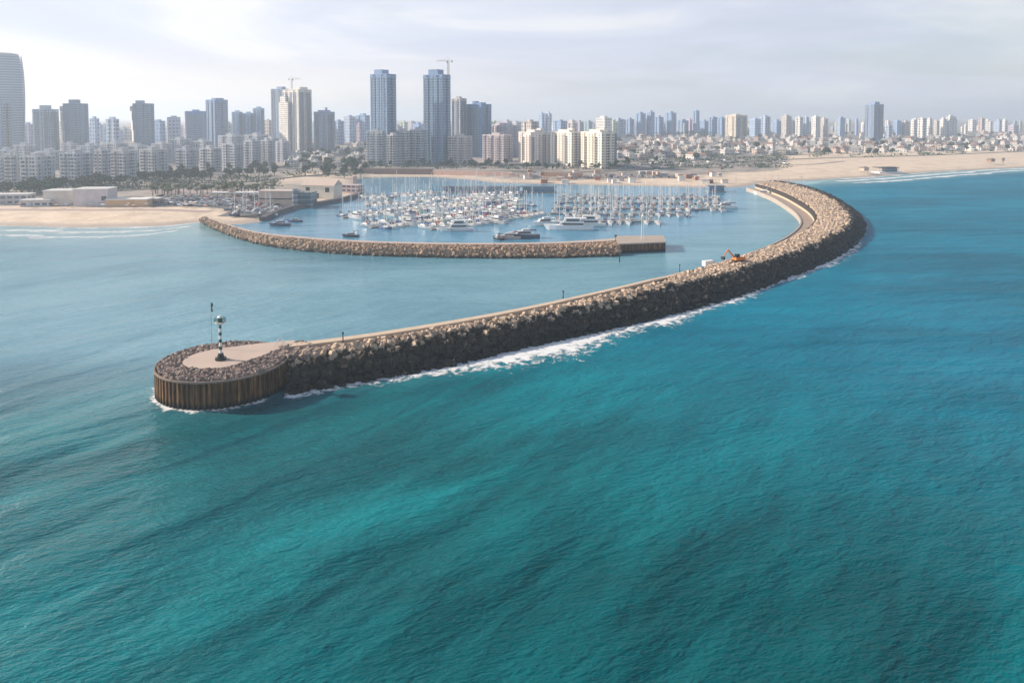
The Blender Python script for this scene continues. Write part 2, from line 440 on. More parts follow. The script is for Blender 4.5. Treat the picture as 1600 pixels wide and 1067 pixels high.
def rocks_on(parent, spots, mat, name, keep=95):
    """spots: (pos, size, variant set); nearest spots become single stones, the rest one mass"""
    dist = lambda s: (s[0] - Vector((0, 0, H))).length / s[1]
    spots = sorted(spots, key=dist)
    single = spots[:keep]; rest = spots[keep:]
    cache = {}
    for p, s, vs in single:
        k = R.randrange(len(vs)); key = (id(vs), k)
        if key not in cache:
            me = bpy.data.meshes.new(name); me.from_pydata([tuple(v) for v in vs[k][0]], [], vs[k][1]); me.materials.append(mat); cache[key] = me
        o = ob(name, cache[key], parent, p, 0, None, s); o.rotation_euler = (R.uniform(-.6, .6), R.uniform(-.6, .6), R.uniform(0, 6.3))
    mb = MB()
    for p, s, vs in rest:
        v, f = vs[R.randrange(len(vs))]
        mt = Matrix.Rotation(R.uniform(0, 6.3), 3, 'Z') @ Matrix.Rotation(R.uniform(-.6, .6), 3, 'X') @ Matrix.Rotation(R.uniform(-.6, .6), 3, 'Y')
        mb.add([(mt @ q) * s + p for q in v], f)
    if rest:
        o = part(name + '_mass', mb, mat, parent); o['kind'] = 'stuff'

spots = []; spots2 = []
for i in range(NS - 1):
    seg = (Cw[i + 1] - Cw[i]).length
    bcw = (Cw[i] - Bw[i]).length; cdw = (Dw[i] - Cw[i]).length
    st = 1.1 if (Cw[i]).length < 230 else 1.25 if (Cw[i]).length < 330 else 1.4
    n_bc = max(1, int(bcw / st * seg / st * (1.0 if i < 6.5 * SUB else 1.6) + R.random()))
    n_cd = int(cdw / st * seg / st * 1.35 + R.random())
    for _ in range(n_bc):
        a = R.random(); q = R.uniform(.5 if i < 6.5 * SUB else .12, 1.05)
        p = Bw[i].lerp(Bw[i + 1], a).lerp(Cw[i].lerp(Cw[i + 1], a), q); p.z = ZC - .5 + R.uniform(-.25, .35) - (.25 if q > .85 else 0)
        spots.append((p, st * R.uniform(.55, 1.1), CUB if R.random() < .5 else RND))
    for _ in range(n_cd):
        a = R.random(); q = R.random()
        p = Cw[i].lerp(Cw[i + 1], a).lerp(Dw[i].lerp(Dw[i + 1], a), q); p.z = (ZC - .9) * (1 - q) - .3 * q + R.uniform(-.4, .5)
        (spots if q < .26 and R.random() < (.34 if i < 6 * SUB else .16) else spots2).append((p, st * R.uniform(.8, 1.5), CUB if R.random() < .6 else RND))  # pale blocks mixed into the upper slope stand in for sunlit facets
rocks_on(bw, spots, M['armour'], 'crest_block', 50)
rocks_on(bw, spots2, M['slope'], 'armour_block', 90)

# breakwater head --------------------------------------------------
ZH = 6.0; HC = W(349, 562, ZH); HC.z = 0; HR = 14.0
mb = MB(); nrib = 76; ring0 = []; 
for i in range(nrib):
    for fr, rr_ in ((0, HR), (.38, HR), (.5, HR - .55), (.88, HR - .55)):
        a = (i + fr) / nrib * 2 * PI; ring0.append((HC.x + rr_ * math.cos(a), HC.y + rr_ * math.sin(a)))
mb.prism(ring0, -6, ZH - .35)
part('sheet_pile_wall', mb, M['pile'], bw)
mb = MB(); n = 72
def circ(r, z): return [(HC.x + r * math.cos(i * 2 * PI / n), HC.y + r * math.sin(i * 2 * PI / n), z) for i in range(n)]
mb.loft([circ(HR + .1, ZH - .4), circ(HR + .1, ZH), circ(HR - .2, ZH), circ(HR - .2, ZH - .4)], cap=False)
part('cap_beam', mb, plain('stained_cap_concrete', (.24, .19, .16), .9, .2, 0, .35, .8), bw)
# tongue-shaped concrete platform
ax_ = (Bw[6] - HC); ax_.z = 0; ax_.normalize(); ay_ = Vector((-ax_.y, ax_.x, 0))
pts = []
for i in range(28):
    a = PI / 2 + PI * i / 27
    pts.append(HC + ax_ * (8.2 * math.cos(a) + 0) + ay_ * (7.2 * math.sin(a) + 1.0))
pts += [HC + ax_ * 8 - ay_ * 3.0, HC + ax_ * 14 + ay_ * .6, HC + ax_ * 17.5 + ay_ * 2.6, HC + ax_ * 17.5 + ay_ * 4.0, HC + ax_ * 9 + ay_ * 6.6]
mb = MB(); mb.prism([(p.x, p.y) for p in pts], ZH - 1.5, ZH + .32)
part('platform', mb, M['paving'], bw)
def in_plat(p):
    return inside(np.array([[p.x, p.y]]), np.array([(q.x, q.y) for q in pts]))[0]
spots = []
for i in range(2300):
    r = math.sqrt(R.uniform(0, 1)) * (HR - .7); a = R.uniform(0, 2 * PI)
    p = HC + Vector((r * math.cos(a), r * math.sin(a), ZH - .1 + (1 - r / HR) * .4 + R.uniform(-.15, .2)))
    if not in_plat(p): spots.append((p, R.uniform(.4, .95), RND if R.random() < .7 else CUB))
for i in range(260):      # shoulder where the head meets the armour
    q = R.uniform(0, 1); p = HC + ax_ * R.uniform(9, 22) + ay_ * R.uniform(-9, 4)
    p.z = ZH - .2 + R.uniform(-.3, .3)
    b = min(range(40), key=lambda j: (Cw[j] - p).length)
    if not in_plat(p) and (p - HC).xy.length > HR - 1.5 and (p - Bw[b]).dot((Bw[b] - Cw[b])) > -9 * (Bw[b] - Cw[b]).length:
        if (p - HC).xy.length < HR + 6: spots.append((p, R.uniform(.6, 1.3), CUB))
rocks_on(bw, spots, M['head_rubble'], 'rubble_stone', 60)
mb = MB(); mb.disc(HC, HR - .9, ZH - 3, ZH - .25, 48)
part('rubble_fill', mb, M['head_rubble'], bw)

# ------------------------------------------------------------------ inner breakwater
ZI = 4.2
Iq = [(320, 337), (345, 347), (400, 362), (470, 370), (560, 376), (650, 379), (750, 380), (850, 379), (930, 375), (968, 372)]   # harbour edge of crest
Ic = [(316, 341), (345, 352), (400, 367), (470, 377), (560, 383), (650, 386), (750, 387), (850, 386), (930, 384), (968, 383)]
Iw = [(312, 344), (345, 363), (400, 381), (470, 392), (560, 399), (650, 402), (750, 404), (850, 404), (930, 402), (968, 401)]
Ib = catmull([W(*p, ZI) for p in Iq], 12); Icw = catmull([W(*p, ZI) for p in Ic], 12); Id = catmull([W(*p, 0) for p in Iw], 12); NI = len(Ib)
ib = thing('breakwater', 'lower inner breakwater of pinkish rubble ending in a dark square pier head', 'breakwater')
mb = MB(); rr = []; rq = []
for i in range(NI):
    o = (Id[i] - Icw[i]); o.z = 0; o.normalize()
    inn = -o
    b = Vector((Ib[i].x, Ib[i].y, 0))
    rr.append([b + inn * 6 + Vector((0, 0, -4)), b + inn * .5 + Vector((0, 0, ZI - .5)), Icw[i] - Vector((0, 0, .8)), Vector((Id[i].x, Id[i].y, -.8)), Vector((Id[i].x, Id[i].y, -5)) + o * 5])
    rq.append([b + inn * 4.2 + Vector((0, 0, ZI - 2.4)), b + Vector((0, 0, ZI - 2.4)), b + Vector((0, 0, -3)), b + inn * 4.2 + Vector((0, 0, -3))])
mb.loft(rr); part('rubble_core', mb, M['rubble'], ib)
mb = MB(); mb.loft([[p + Vector((0, 0, .1)), p.lerp(c, .35) + Vector((0, 0, .1)), p.lerp(c, .35) + Vector((0, 0, -1.5)), p + Vector((0, 0, -1.5))] for p, c in zip(Ib, Icw)])
part('crest_path', mb, M['paving'], ib)
spots = []
for i in range(NI - 1):
    seg = (Icw[i + 1] - Icw[i]).length; w = (Id[i] - Icw[i]).length; wb = (Icw[i] - Ib[i]).length
    for _ in range(int((w / 1.35) * (seg / 1.35) * 1.3 + R.random())):
        a = R.random(); q = R.random(); p = Icw[i].lerp(Icw[i + 1], a).lerp(Id[i].lerp(Id[i + 1], a), q)
        p.z = (ZI - .5) * (1 - q) - .3 * q + R.uniform(-.3, .4); spots.append((p, R.uniform(.8, 1.8), RND if R.random() < .6 else CUB))
    for _ in range(int((wb / 1.35) * (seg / 1.35) * .8 + R.random())):
        a = R.random(); q = R.uniform(.4, 1); p = Ib[i].lerp(Ib[i + 1], a).lerp(Icw[i].lerp(Icw[i + 1], a), q)
        p.z = ZI - .4 + R.uniform(-.3, .3); spots.append((p, R.uniform(.8, 1.5), RND))
rocks_on(ib, spots, M['rubble'], 'rubble_stone')
# square pier head of sheet piling
p0 = W(966, 381, ZI + .2); p1 = W(1040, 378, ZI + .2); p2 = W(1036, 368, ZI + .2); p3 = W(962, 369, ZI + .2)
out = []
quad = [p0, p1, p2, p3]
for a, b in zip(quad, quad[1:] + quad[:1]):
    nseg = max(2, int((b - a).length / 1.3)); d = (b - a).normalized(); nn = Vector((d.y, -d.x, 0))
    for k in range(nseg):
        for fr, off in ((0, 0), (.4, 0), (.5, -.4), (.9, -.4)):
            p = a.lerp(b, (k + fr) / nseg) + nn * off; out.append((p.x, p.y))
mb = MB(); mb.prism(out, -6, ZI - .3); part('sheet_pile_wall', mb, M['pile'], ib)
mb = MB(); c = sum(quad, Vector()) / 4
mb.prism([((p.x - c.x) * 1.02 + c.x, (p.y - c.y) * 1.02 + c.y) for p in quad], ZI - .3, ZI + .25); part('pier_deck', mb, M['concrete'], ib)

# ------------------------------------------------------------------ water
lag_poly = np.array([(p.x, p.y) for p in Bw] + [(300, 700), (0, 800), (-900, 800), (-900, 230), (-260, 190), (-120, 160), (HC.x, HC.y)])
lag_line = np.array([(p.x, p.y) for p in Bw][::-1] + [(HC.x, HC.y), (-120, 160), (-260, 190), (-900, 230)])
bas_poly = np.array([(p.x, p.y) for p in Ib] + [tuple(W(1040, 375)[:2]), tuple(W(1150, 350)[:2]), tuple(W(1180, 290)[:2]), tuple(W(750, 270)[:2]), tuple(W(420, 290)[:2])])
outer_line = np.array([(p.x, p.y) for p in Dw])
def water_z(P):
    d = segdist(P, lag_line); s = np.where(inside(P, lag_poly), d, -d)
    lag = np.clip(.5 + s / 50.0, 0, 1)
    db = segdist(P, np.concatenate([bas_poly, bas_poly[:1]])); sb = np.where(inside(P, bas_poly), db, -db)
    bas = np.clip(.5 + sb / 14.0, 0, 1)
    shore = segdist(P, cseg)
    return np.zeros(len(P)), {'lagoon': lag, 'basin': bas, 'shore': shore}
xs = axis([(-13000, -2000, 1000), (-2000, -400, 80), (-400, 700, 9), (700, 2000, 80), (2000, 13000, 1000)])
ys = axis([(-2500, 20, 180), (20, 900, 8), (900, 2000, 60), (2000, 13000, 1000)])
water = grid_mesh('sea_water', xs, ys, water_z, ['lagoon', 'basin', 'shore'])
def water_mat():
    m, nt, out = newmat('sea_water'); k = N(nt)
    pos = k.n('NewGeometry').outputs['Position']
    lag = k.n('Attribute', attribute_name='lagoon').outputs['Fac']; bas = k.n('Attribute', attribute_name='basin').outputs['Fac']
    shore = k.n('Attribute', attribute_name='shore').outputs['Fac']
    sep = k.n('SeparateXYZ'); k.l(pos, sep.inputs[0])
    # sediment streaks: stretched along the drift
    mp = k.stretch(pos, 38, 2.6)
    big = k.noise(mp, .028, 3, .5, .6); med = k.noise(mp, .09, 4, .6, .8)
    f = k.math('ADD', k.math('MULTIPLY', big, .72), k.math('MULTIPLY', med, .28))
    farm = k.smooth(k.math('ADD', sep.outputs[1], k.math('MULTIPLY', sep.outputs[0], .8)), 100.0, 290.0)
    mf = k.stretch(pos, 4, 3.4); ffar = k.math('ADD', k.math('MULTIPLY', k.noise(mf, .026, 3, .5, .5), .6), k.math('MULTIPLY', k.noise(mf, .10, 4, .6, .4), .4))
    f = k.math('ADD', k.math('MULTIPLY', f, k.math('SUBTRACT', 1.0, farm)), k.math('MULTIPLY', ffar, farm))
    f = k.math('SUBTRACT', f, k.math('MULTIPLY', k.math('MULTIPLY', k.smooth(sep.outputs[1], 118.0, 78.0), k.smooth(sep.outputs[0], -30.0, 20.0)), .06))
    sea_near = k.ramp(f, [(.33, (.0002, .064, .076)), (.46, (.0003, .112, .131)), (.58, (.0006, .180, .205)), (.70, (.002, .26, .275))])
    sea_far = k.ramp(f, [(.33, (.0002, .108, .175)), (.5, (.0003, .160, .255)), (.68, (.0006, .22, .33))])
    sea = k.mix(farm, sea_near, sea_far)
    lagc = k.ramp(f, [(.36, (.08, .23, .31)), (.5, (.13, .31, .39)), (.64, (.18, .37, .45))])
    basc = k.ramp(f, [(.36, (.05, .21, .34)), (.64, (.10, .29, .42))])
    c = k.mix(lag, sea, lagc); c = k.mix(bas, c, basc)
    sh = k.smooth(shore, 70.0, 8.0); c = k.mix(k.math('MULTIPLY', k.math('MULTIPLY', sh, k.math('SUBTRACT', 1.0, bas)), .65), c, (.30, .44, .44))
    # waves
    w1 = k.stretch(pos, 54, 4.0); w2 = k.stretch(pos, 36, 2.6); w3 = k.stretch(pos, 14, 2.2)
    h1 = k.noise(w1, .055, 2, .5, .5); h2 = k.noise(w2, .22, 4, .6, .15); h3 = k.noise(w3, .9, 3, .6, .3); h4 = k.noise(w3, 2.6, 2, .6)
    h1 = k.math('ADD', k.math('MULTIPLY', h1, k.math('SUBTRACT', 1.0, farm)), k.math('MULTIPLY', k.noise(k.stretch(pos, 6, 4.0), .06, 3, .5, .3), farm))
    h = k.math('MULTIPLY', h1, k.math('SUBTRACT', k.math('ADD', 3.6, k.math('MULTIPLY', k.smooth(sep.outputs[0], 0.0, -80.0), 1.8)), k.math('MULTIPLY', lag, 2.6)))
    h = k.math('ADD', h, k.math('MULTIPLY', h2, .8)); h = k.math('ADD', h, k.math('MULTIPLY', h3, .42)); h = k.math('ADD', h, k.math('MULTIPLY', h4, .14))
    calm = k.math('SUBTRACT', 1.0, k.math('ADD', k.math('MULTIPLY', lag, .4), k.math('MULTIPLY', bas, .35)))
    nrm = k.bump(k.math('MULTIPLY', h, calm), 1.0, 1.0)
    # rough sea: reflection saturates well below 1 at grazing angles because the waves hide each other
    calmness = k.math('MAXIMUM', k.math('MULTIPLY', lag, .75), k.smooth(sep.outputs[0], 10.0, -100.0))
    fr = k.n('Fresnel'); fr.inputs['IOR'].default_value = 1.33; k.l(nrm, fr.inputs['Normal'])
    fac = k.math('MINIMUM', k.math('MULTIPLY', fr.outputs[0], k.math('ADD', .40, k.math('MULTIPLY', calmness, .60))), k.math('ADD', .11, k.math('MULTIPLY', calmness, .47)))
    df = k.n('BsdfDiffuse'); k.l(c, df.inputs['Color']); k.l(nrm, df.inputs['Normal'])
    gl = k.n('BsdfGlossy'); gl.inputs['Roughness'].default_value = .14; gl.inputs['Color'].default_value = (.92, .97, 1, 1); k.l(nrm, gl.inputs['Normal'])
    mx = k.n('MixShader'); k.l(fac, mx.inputs[0]); k.l(df.outputs[0], mx.inputs[1]); k.l(gl.outputs[0], mx.inputs[2])
    k.l(mx.outputs[0], out.inputs[0]); return m
water.materials.append(water_mat())
struct('sea_water', water)

# sea foam ----------------------------------------------------------
def foam_mat(name, thr, fine, amount, soft=.22, top=.95):
    m, nt, out = newmat(name); k = N(nt)
    uv = k.n('UVMap', uv_map='UVMap').outputs[0]; sep = k.n('SeparateXYZ'); k.l(uv, sep.inputs[0])
    pos = k.n('NewGeometry').outputs['Position']
    v = sep.outputs[1]; u1 = k.n('CombineXYZ'); k.l(sep.outputs[0], u1.inputs[0])
    lw = k.noise(u1.outputs[0], .025, 3, .6)
    prof = k.math('MULTIPLY', k.smooth(v, 0.0, .12), k.smooth(v, 1.0, .15))
    nz = k.noise(pos, fine, 6, .68, .6)
    a = k.math('ADD', k.math('MULTIPLY', prof, .34), k.math('ADD', nz, k.math('MULTIPLY', k.math('SUBTRACT', lw, .5), amount)))
    al = k.math('MULTIPLY', k.smooth(a, thr, thr + soft), top)
    tr = k.n('BsdfTransparent').outputs[0]; df = k.bsdf((.80, .82, .83), .8, .2)
    mx = k.n('MixShader'); k.l(al, mx.inputs[0]); k.l(tr, mx.inputs[1]); k.l(df, mx.inputs[2]); k.l(mx.outputs[0], out.inputs[0]); return m
def strip(name, inner, outer, z, mat):
    me = bpy.data.meshes.new(name); n = len(inner); cols = 6
    vs = []; uv = []; s = 0
    for i in range(n):
        if i: s += (Vector(inner[i]) - Vector(inner[i - 1])).length
        for c in range(cols):
            p = Vector(inner[i]).lerp(Vector(outer[i]), c / (cols - 1)); vs.append((p.x, p.y, z)); uv.append((s, c / (cols - 1)))
    fs = [(i * cols + c, i * cols + c + 1, (i + 1) * cols + c + 1, (i + 1) * cols + c) for i in range(n - 1) for c in range(cols - 1)]
    me.from_pydata(vs, [], fs); ul = me.uv_layers.new(name='UVMap')
    for lp in me.loops: ul.data[lp.index].uv = uv[lp.vertex_index]
    me.materials.append(mat); me.update()
    o = ob(name, me); o['kind'] = 'stuff'; return o
fm = foam_mat('wave_foam', .615, .42, .75)
inn = []; outp = []
for i in range(NS):
    o = (Dw[i] - Cw[i]); o.z = 0; o.normalize()
    t = i / NS; wd = 5.2 + 12 * math.exp(-((t - .27) / .10) ** 2) + 6 * math.exp(-((t - .62) / .05) ** 2) + 1.3 * math.sin(i * .31)
    inn.append(Dw[i] - o * 2.0); outp.append(Dw[i] + o * wd)
strip('wave_foam', inn, outp, .05, fm)
a0, a1 = rad(100), rad(330)
cir = [HC + Vector((math.cos(a0 + (a1 - a0) * i / 60), math.sin(a0 + (a1 - a0) * i / 60), 0)) * (HR - 1.2) for i in range(61)]
cir2 = [HC + (p - HC) * ((HR + 2.6 + .6 * math.sin(i * .9)) / (HR - 1.2)) for i, p in enumerate(cir)]
strip('wave_foam', cir, cir2, .055, foam_mat('head_foam', .62, .6, .3))
inn = []; outp = []
for i in range(NI):
    o = (Id[i] - Icw[i]); o.z = 0; o.normalize(); inn.append(Id[i] - o * 1.0); outp.append(Id[i] + o * 3)
strip('wave_foam', inn, outp, .05, foam_mat('calm_foam', .98, .5, .8))
# surf lines on the beaches
surf = foam_mat('surf_foam', .58, .10, .8, .3, .6)
surf2 = foam_mat('breaker_foam', .54, .09, .8, .25, .85)
for k, (d0, d1) in enumerate(((-6, 9), (14, 28), (34, 46))):
    line = catmull([W(*p) for p in [(1285, 281), (1360, 277), (1420, 272), (1480, 268), (1600, 262)]] + [Vector((1100, 950, 0))], 12)
    strip('surf', [p + Vector((d0 * .35, -d0, 0)) for p in line], [p + Vector((d1 * .35, -d1, 0)) for p in line], .06 + .01 * k, surf2)
line = catmull([Vector((-700, 405, 0))] + [W(*p) for p in [(0, 353), (120, 356), (250, 354), (318, 347)]], 14)
for k, (d0, d1) in enumerate(((-6, 11), (13, 27), (30, 40))):
    strip('surf', [p + Vector((0, -d0, 0)) for p in line], [p + Vector((0, -d1, 0)) for p in line], .06 + .01 * k, surf)

# ================================================================== beacon and small things on the breakwaters
def gp(px, py, z): p = W(px, py, z); return p
# beacon tower on the head
P = gp(345, 562, ZH + .3)
t = thing('beacon_tower', 'slim dark green and white banded beacon tower with dark green gallery on the breakwater head', 'beacon', P)
mb = MB(); mb.disc((0, 0), 1.2, 0, .5, 16); mb.disc((0, 0), .8, .5, 1.5, 16, .55); part('base', mb, M['black'], t)
mb = MB(); zz = 1.5
for i in range(8):
    mb.m = i % 2; r0 = .36 - .010 * i; mb.disc((0, 0), r0, zz, zz + .8, 14, r0 - .010); zz += .8
part('column', mb, [M['white'], M['green']], t)
mb = MB(); mb.disc((0, 0), .4, zz, zz + .5, 16, 1.1); mb.disc((0, 0), 1.2, zz + .5, zz + .62, 16); part('gallery', mb, M['white'], t)
mb = MB()
for i in range(16):
    a = i * PI / 8; mb.tube((1.12 * math.cos(a), 1.12 * math.sin(a), zz + .6), (1.12 * math.cos(a), 1.12 * math.sin(a), zz + 1.5), .05, n=4)
for h_ in (1.0, 1.5):
    for i in range(16):
        a = i * PI / 8; b = a + PI / 8; mb.tube((1.12 * math.cos(a), 1.12 * math.sin(a), zz + h_), (1.12 * math.cos(b), 1.12 * math.sin(b), zz + h_), .05, n=4)
part('railing', mb, M['green'], t)
mb = MB(); mb.disc((0, 0), .55, zz + .62, zz + 1.6, 12); part('lantern', mb, M['green'], t)
mb = MB(); mb.disc((0, 0), .65, zz + 1.6, zz + 1.72, 12); mb.disc((0, 0), .6, zz + 1.72, zz + 2.1, 12, .1); part('lantern_roof', mb, M['white'], t)
# flagpole
P = gp(331, 545, ZH + .2)
t = thing('flagpole', 'thin pale pole with a narrow dark flag behind the beacon', 'flagpole', P)
hp = top_z(329, 472, P.y) - P.z
mb = MB(); mb.tube((0, 0, 0), (0, 0, hp), .09, .06, 8); part('pole', mb, M['steel'], t)
mb = MB(); mb.loft([[(.05, -.02, hp - .1 - i * .3), (.38 + .1 * math.sin(i * 1.3), .1 * math.sin(i), hp - .3 - i * .3), (.38 + .1 * math.sin(i * 1.3), .06 + .1 * math.sin(i), hp - .3 - i * .3), (.05, .02, hp - .1 - i * .3)] for i in range(8)])
part('flag', mb, M['green'], t)
# white pipe frame where the platform meets the breakwater
P = gp(436, 540, ZH + .35)
t = thing('pipe_frame', 'white tubular A-shaped frame at the neck of the breakwater head', 'frame', P, 0, None, .7)
mb = MB()
for y in (0, 1.6):
    mb.tube((-1.8, y, 0), (0, y, 2.4), .1); mb.tube((1.8, y, 0), (0, y, 2.4), .1); mb.tube((-.9, y, 1.2), (.9, y, 1.2), .07)
part('legs', mb, M['white'], t)
mb = MB(); mb.tube((0, -.2, 2.4), (0, 1.8, 2.4), .1); part('crossbar', mb, M['white'], t)
# posts along the crest
for i, (px, py) in enumerate([(536, 535), (880, 467), (1062, 424)]):
    P = gp(px, py, ZC)
    t = thing('warning_post', ['short dark post on the crest nearest the breakwater head', 'short dark post midway along the straight crest', 'short dark post on the crest before the bend'][i], 'post', P)
    mb = MB(); mb.tube((0, 0, -.3), (0, 0, 2.0), .14, .12, 8); part('shaft', mb, M['black'], t)
    mb = MB(); mb.tube((0, 0, 2.0), (0, 0, 2.5), .24, .2, 8); part('cap', mb, M['black'], t)
# orange excavator working on the crest near the bend
P = gp(1152, 410, ZC - .2)
t = thing('excavator', 'orange tracked excavator working on the outer breakwater crest near the bend', 'excavator', P, rad(200))
for s in (-1, 1):
    mb = MB(); mb.prism([(-2.2, -.35), (2.2, -.35), (2.2, .35), (-2.2, .35)], .0, .9, .94)
    part('track', mb, M['rubber'], t, loc=(0, s * 1.2, 0))
mb = MB(); mb.prism([(-2.3, -1.3), (1.2, -1.4), (1.5, 1.3), (-2.3, 1.4)], .95, 2.1, .95); part('body', mb, M['orange'], t)
mb = MB(); mb.prism([(-.2, .3), (1.5, .3), (1.5, 1.3), (-.2, 1.3)], 2.1, 3.4, .9, (.08, .08)); part('cab', mb, M['dark_glass'], t)
mb = MB(); mb.tube((1.2, -.3, 1.9), (4.0, -.3, 4.9), .34, .26, 6); part('boom', mb, M['orange'], t)
mb = MB(); mb.tube((4.0, -.3, 4.9), (6.1, -.3, 2.5), .24, .18, 6); part('stick', mb, M['orange'], t)
mb = MB(); mb.prism([(5.6, -.9), (6.7, -.9), (6.4, .3), (5.6, .3)], 1.4, 2.5, .95, (.3, 0)); part('bucket', mb, M['black'], t)
# white panel van on the crest just before it
def car_mesh(L, Wd, Hh, boxy, name):
    mb = MB(); h = L / 2; w = Wd / 2
    mb.m = 0
    prof = [(-h, .35), (-h, .85), (-h * .55, .95), (h * .5, .92), (h, .75), (h, .35)] if not boxy else [(-h, .35), (-h, Hh * .98), (h * .55, Hh), (h * .78, 1.1), (h, .95), (h, .35)]
    n = len(prof); vs = [(x, -w, z) for x, z in prof] + [(x, w, z) for x, z in prof]
    mb.add(vs, [tuple(range(n)), tuple(range(2 * n - 1, n - 1, -1))] + [(i, n + i, n + (i + 1) % n, (i + 1) % n) for i in range(n)])
    if not boxy:
        mb.m = 1; mb.prism([(-h * .78, -w * .9), (h * .42, -w * .9), (h * .42, w * .9), (-h * .78, w * .9)], .9, Hh - .08, .8)
        mb.m = 0; mb.prism([(-h * .62, -w * .74), (h * .32, -w * .74), (h * .32, w * .74), (-h * .62, w * .74)], Hh - .08, Hh)
    else:
        mb.m = 1; mb.prism([(h * .5, -w * .92), (h * .76, -w * .92), (h * .76, w * .92), (h * .5, w * .92)], 1.15, Hh - .2, .98)
    mb.m = 2
    for x in (-h * .6, h * .6):
        for s in (-1, 1): mb.tube((x, s * w * .75, .34), (x, s * w * 1.02, .34), .34, n=10)
    return mb.mesh(name, [M['paint'], M['dark_glass'], M['rubber']])
CARS = [car_mesh(4.4, 1.8, 1.45, False, 'sedan'), car_mesh(4.0, 1.8, 1.6, False, 'hatchback'), car_mesh(5.4, 2.0, 2.3, True, 'van')]
o = ob('delivery_van', CARS[2], None, gp(1108, 416, ZR + .08) , rad(25), (.8, .8, .8)); tag(o, 'white van parked on the breakwater roadway just before the excavator', 'van')
# light beacon on the inner pier head, and marker pile in the water
P = gp(1004, 374, ZI + .45)
t = thing('beacon_mast', 'white light mast standing on the square inner pier head', 'light mast', P)
hp = top_z(1004, 338, P.y) - P.z
mb = MB()
for dx in (-.55, .55): mb.tube((dx, 0, 0), (dx * .7, 0, hp), .16, .12, 6)
for i in range(7): mb.tube((-.5, 0, 1 + i * hp / 8), (.5, 0, 1.6 + i * hp / 8), .06, n=4)
part('ladder_frame', mb, M['white'], t)
mb = MB(); mb.disc((0, 0), .7, hp, hp + .25, 12); mb.disc((0, 0), .4, hp + .25, hp + 1.2, 10, .3); part('lamp', mb, M['white'], t)
P = gp(968, 410, 0)
t = thing('marker_pile', 'thin dark marker pile rising from the water below the inner breakwater', 'marker pile', P)
mb = MB(); mb.tube((0, 0, -4), (0, 0, 3.4), .22, .2, 8); part('shaft', mb, M['black'], t)
mb = MB(); mb.tube((0, 0, 3.4), (0, 0, 4.3), .36, .1, 8); part('topmark', mb, M['black'], t)
P = gp(962, 377, ZI)
t = thing('signal_post', 'small dark signal post at the step up to the inner pier head', 'post', P)
mb = MB(); mb.tube((0, 0, 0), (0, 0, 2.4), .15, .12, 8); part('shaft', mb, M['black'], t)
mb = MB(); mb.box(-.5, .5, -.08, .08, 2.1, 2.9); part('sign_board', mb, M['black'], t)

# ================================================================== buildings
def plan(w, d, nf, ns, dep=1.2, gap=.34):
    """rectangle with nf / ns recesses along its front-back / side faces"""
    def edge(L, n):
        out = []; seg = L / (2 * n + 1) if n else L
        for i in range(n):
            c = -L / 2 + (i + .5) * L / n; g = L / n * gap / 2
            out += [(c - g, 0), (c - g, dep), (c + g, dep), (c + g, 0)]
        return out
    pts = [(-w / 2, -d / 2)] + [(x, -d / 2 + y) for x, y in edge(w, nf)]
    pts += [(w / 2, -d / 2)] + [(w / 2 - y, x) for x, y in edge(d, ns)]
    pts += [(w / 2, d / 2)] + [(-x, d / 2 - y) for x, y in edge(w, nf)]
    pts += [(-w / 2, d / 2)] + [(-w / 2 + y, -x) for x, y in edge(d, ns)]
    return pts

def roof_parts(t, w, d, h, col_, hats, rnd, small=False):
    t = ([c for c in t.children if c.name.startswith('roof')] or [t])[0]
    mb = MB(); e = .35
    for (a, b, c_, d_) in ((-w / 2, w / 2, -d / 2, -d / 2 + e), (-w / 2, w / 2, d / 2 - e, d / 2), (-w / 2, -w / 2 + e, -d / 2 + e, d / 2 - e), (w / 2 - e, w / 2, -d / 2 + e, d / 2 - e)):
        mb.box(a - .1, b + .1, c_ - .1, d_ + .1, h - .2, h + 1.0)
    part('parapet', mb, M['stucco'], t, col_)
    for (cx, cy, sx, sy, sz) in hats:
        mb = MB(); mb.box(cx * w - sx * w / 2, cx * w + sx * w / 2, cy * d - sy * d / 2, cy * d + sy * d / 2, h + .02, h + sz)
        mb.box(cx * w - sx * w / 2 - .3, cx * w + sx * w / 2 + .3, cy * d - sy * d / 2 - .3, cy * d + sy * d / 2 + .3, h + sz, h + sz + .35)
        part('roof_house', mb, M['stucco'], t, col_)
    if not small:
        mb = MB()
        for _ in range(rnd.randint(3, 7)):
            x = rnd.uniform(-.4, .4) * w; y = rnd.uniform(-.35, .35) * d; s = rnd.uniform(.5, .9)
            mb.box(x - s, x + s, y - s * .6, y + s * .6, h + .05, h + rnd.uniform(.9, 1.9))
        part('water_tanks', mb, M['white'], t)

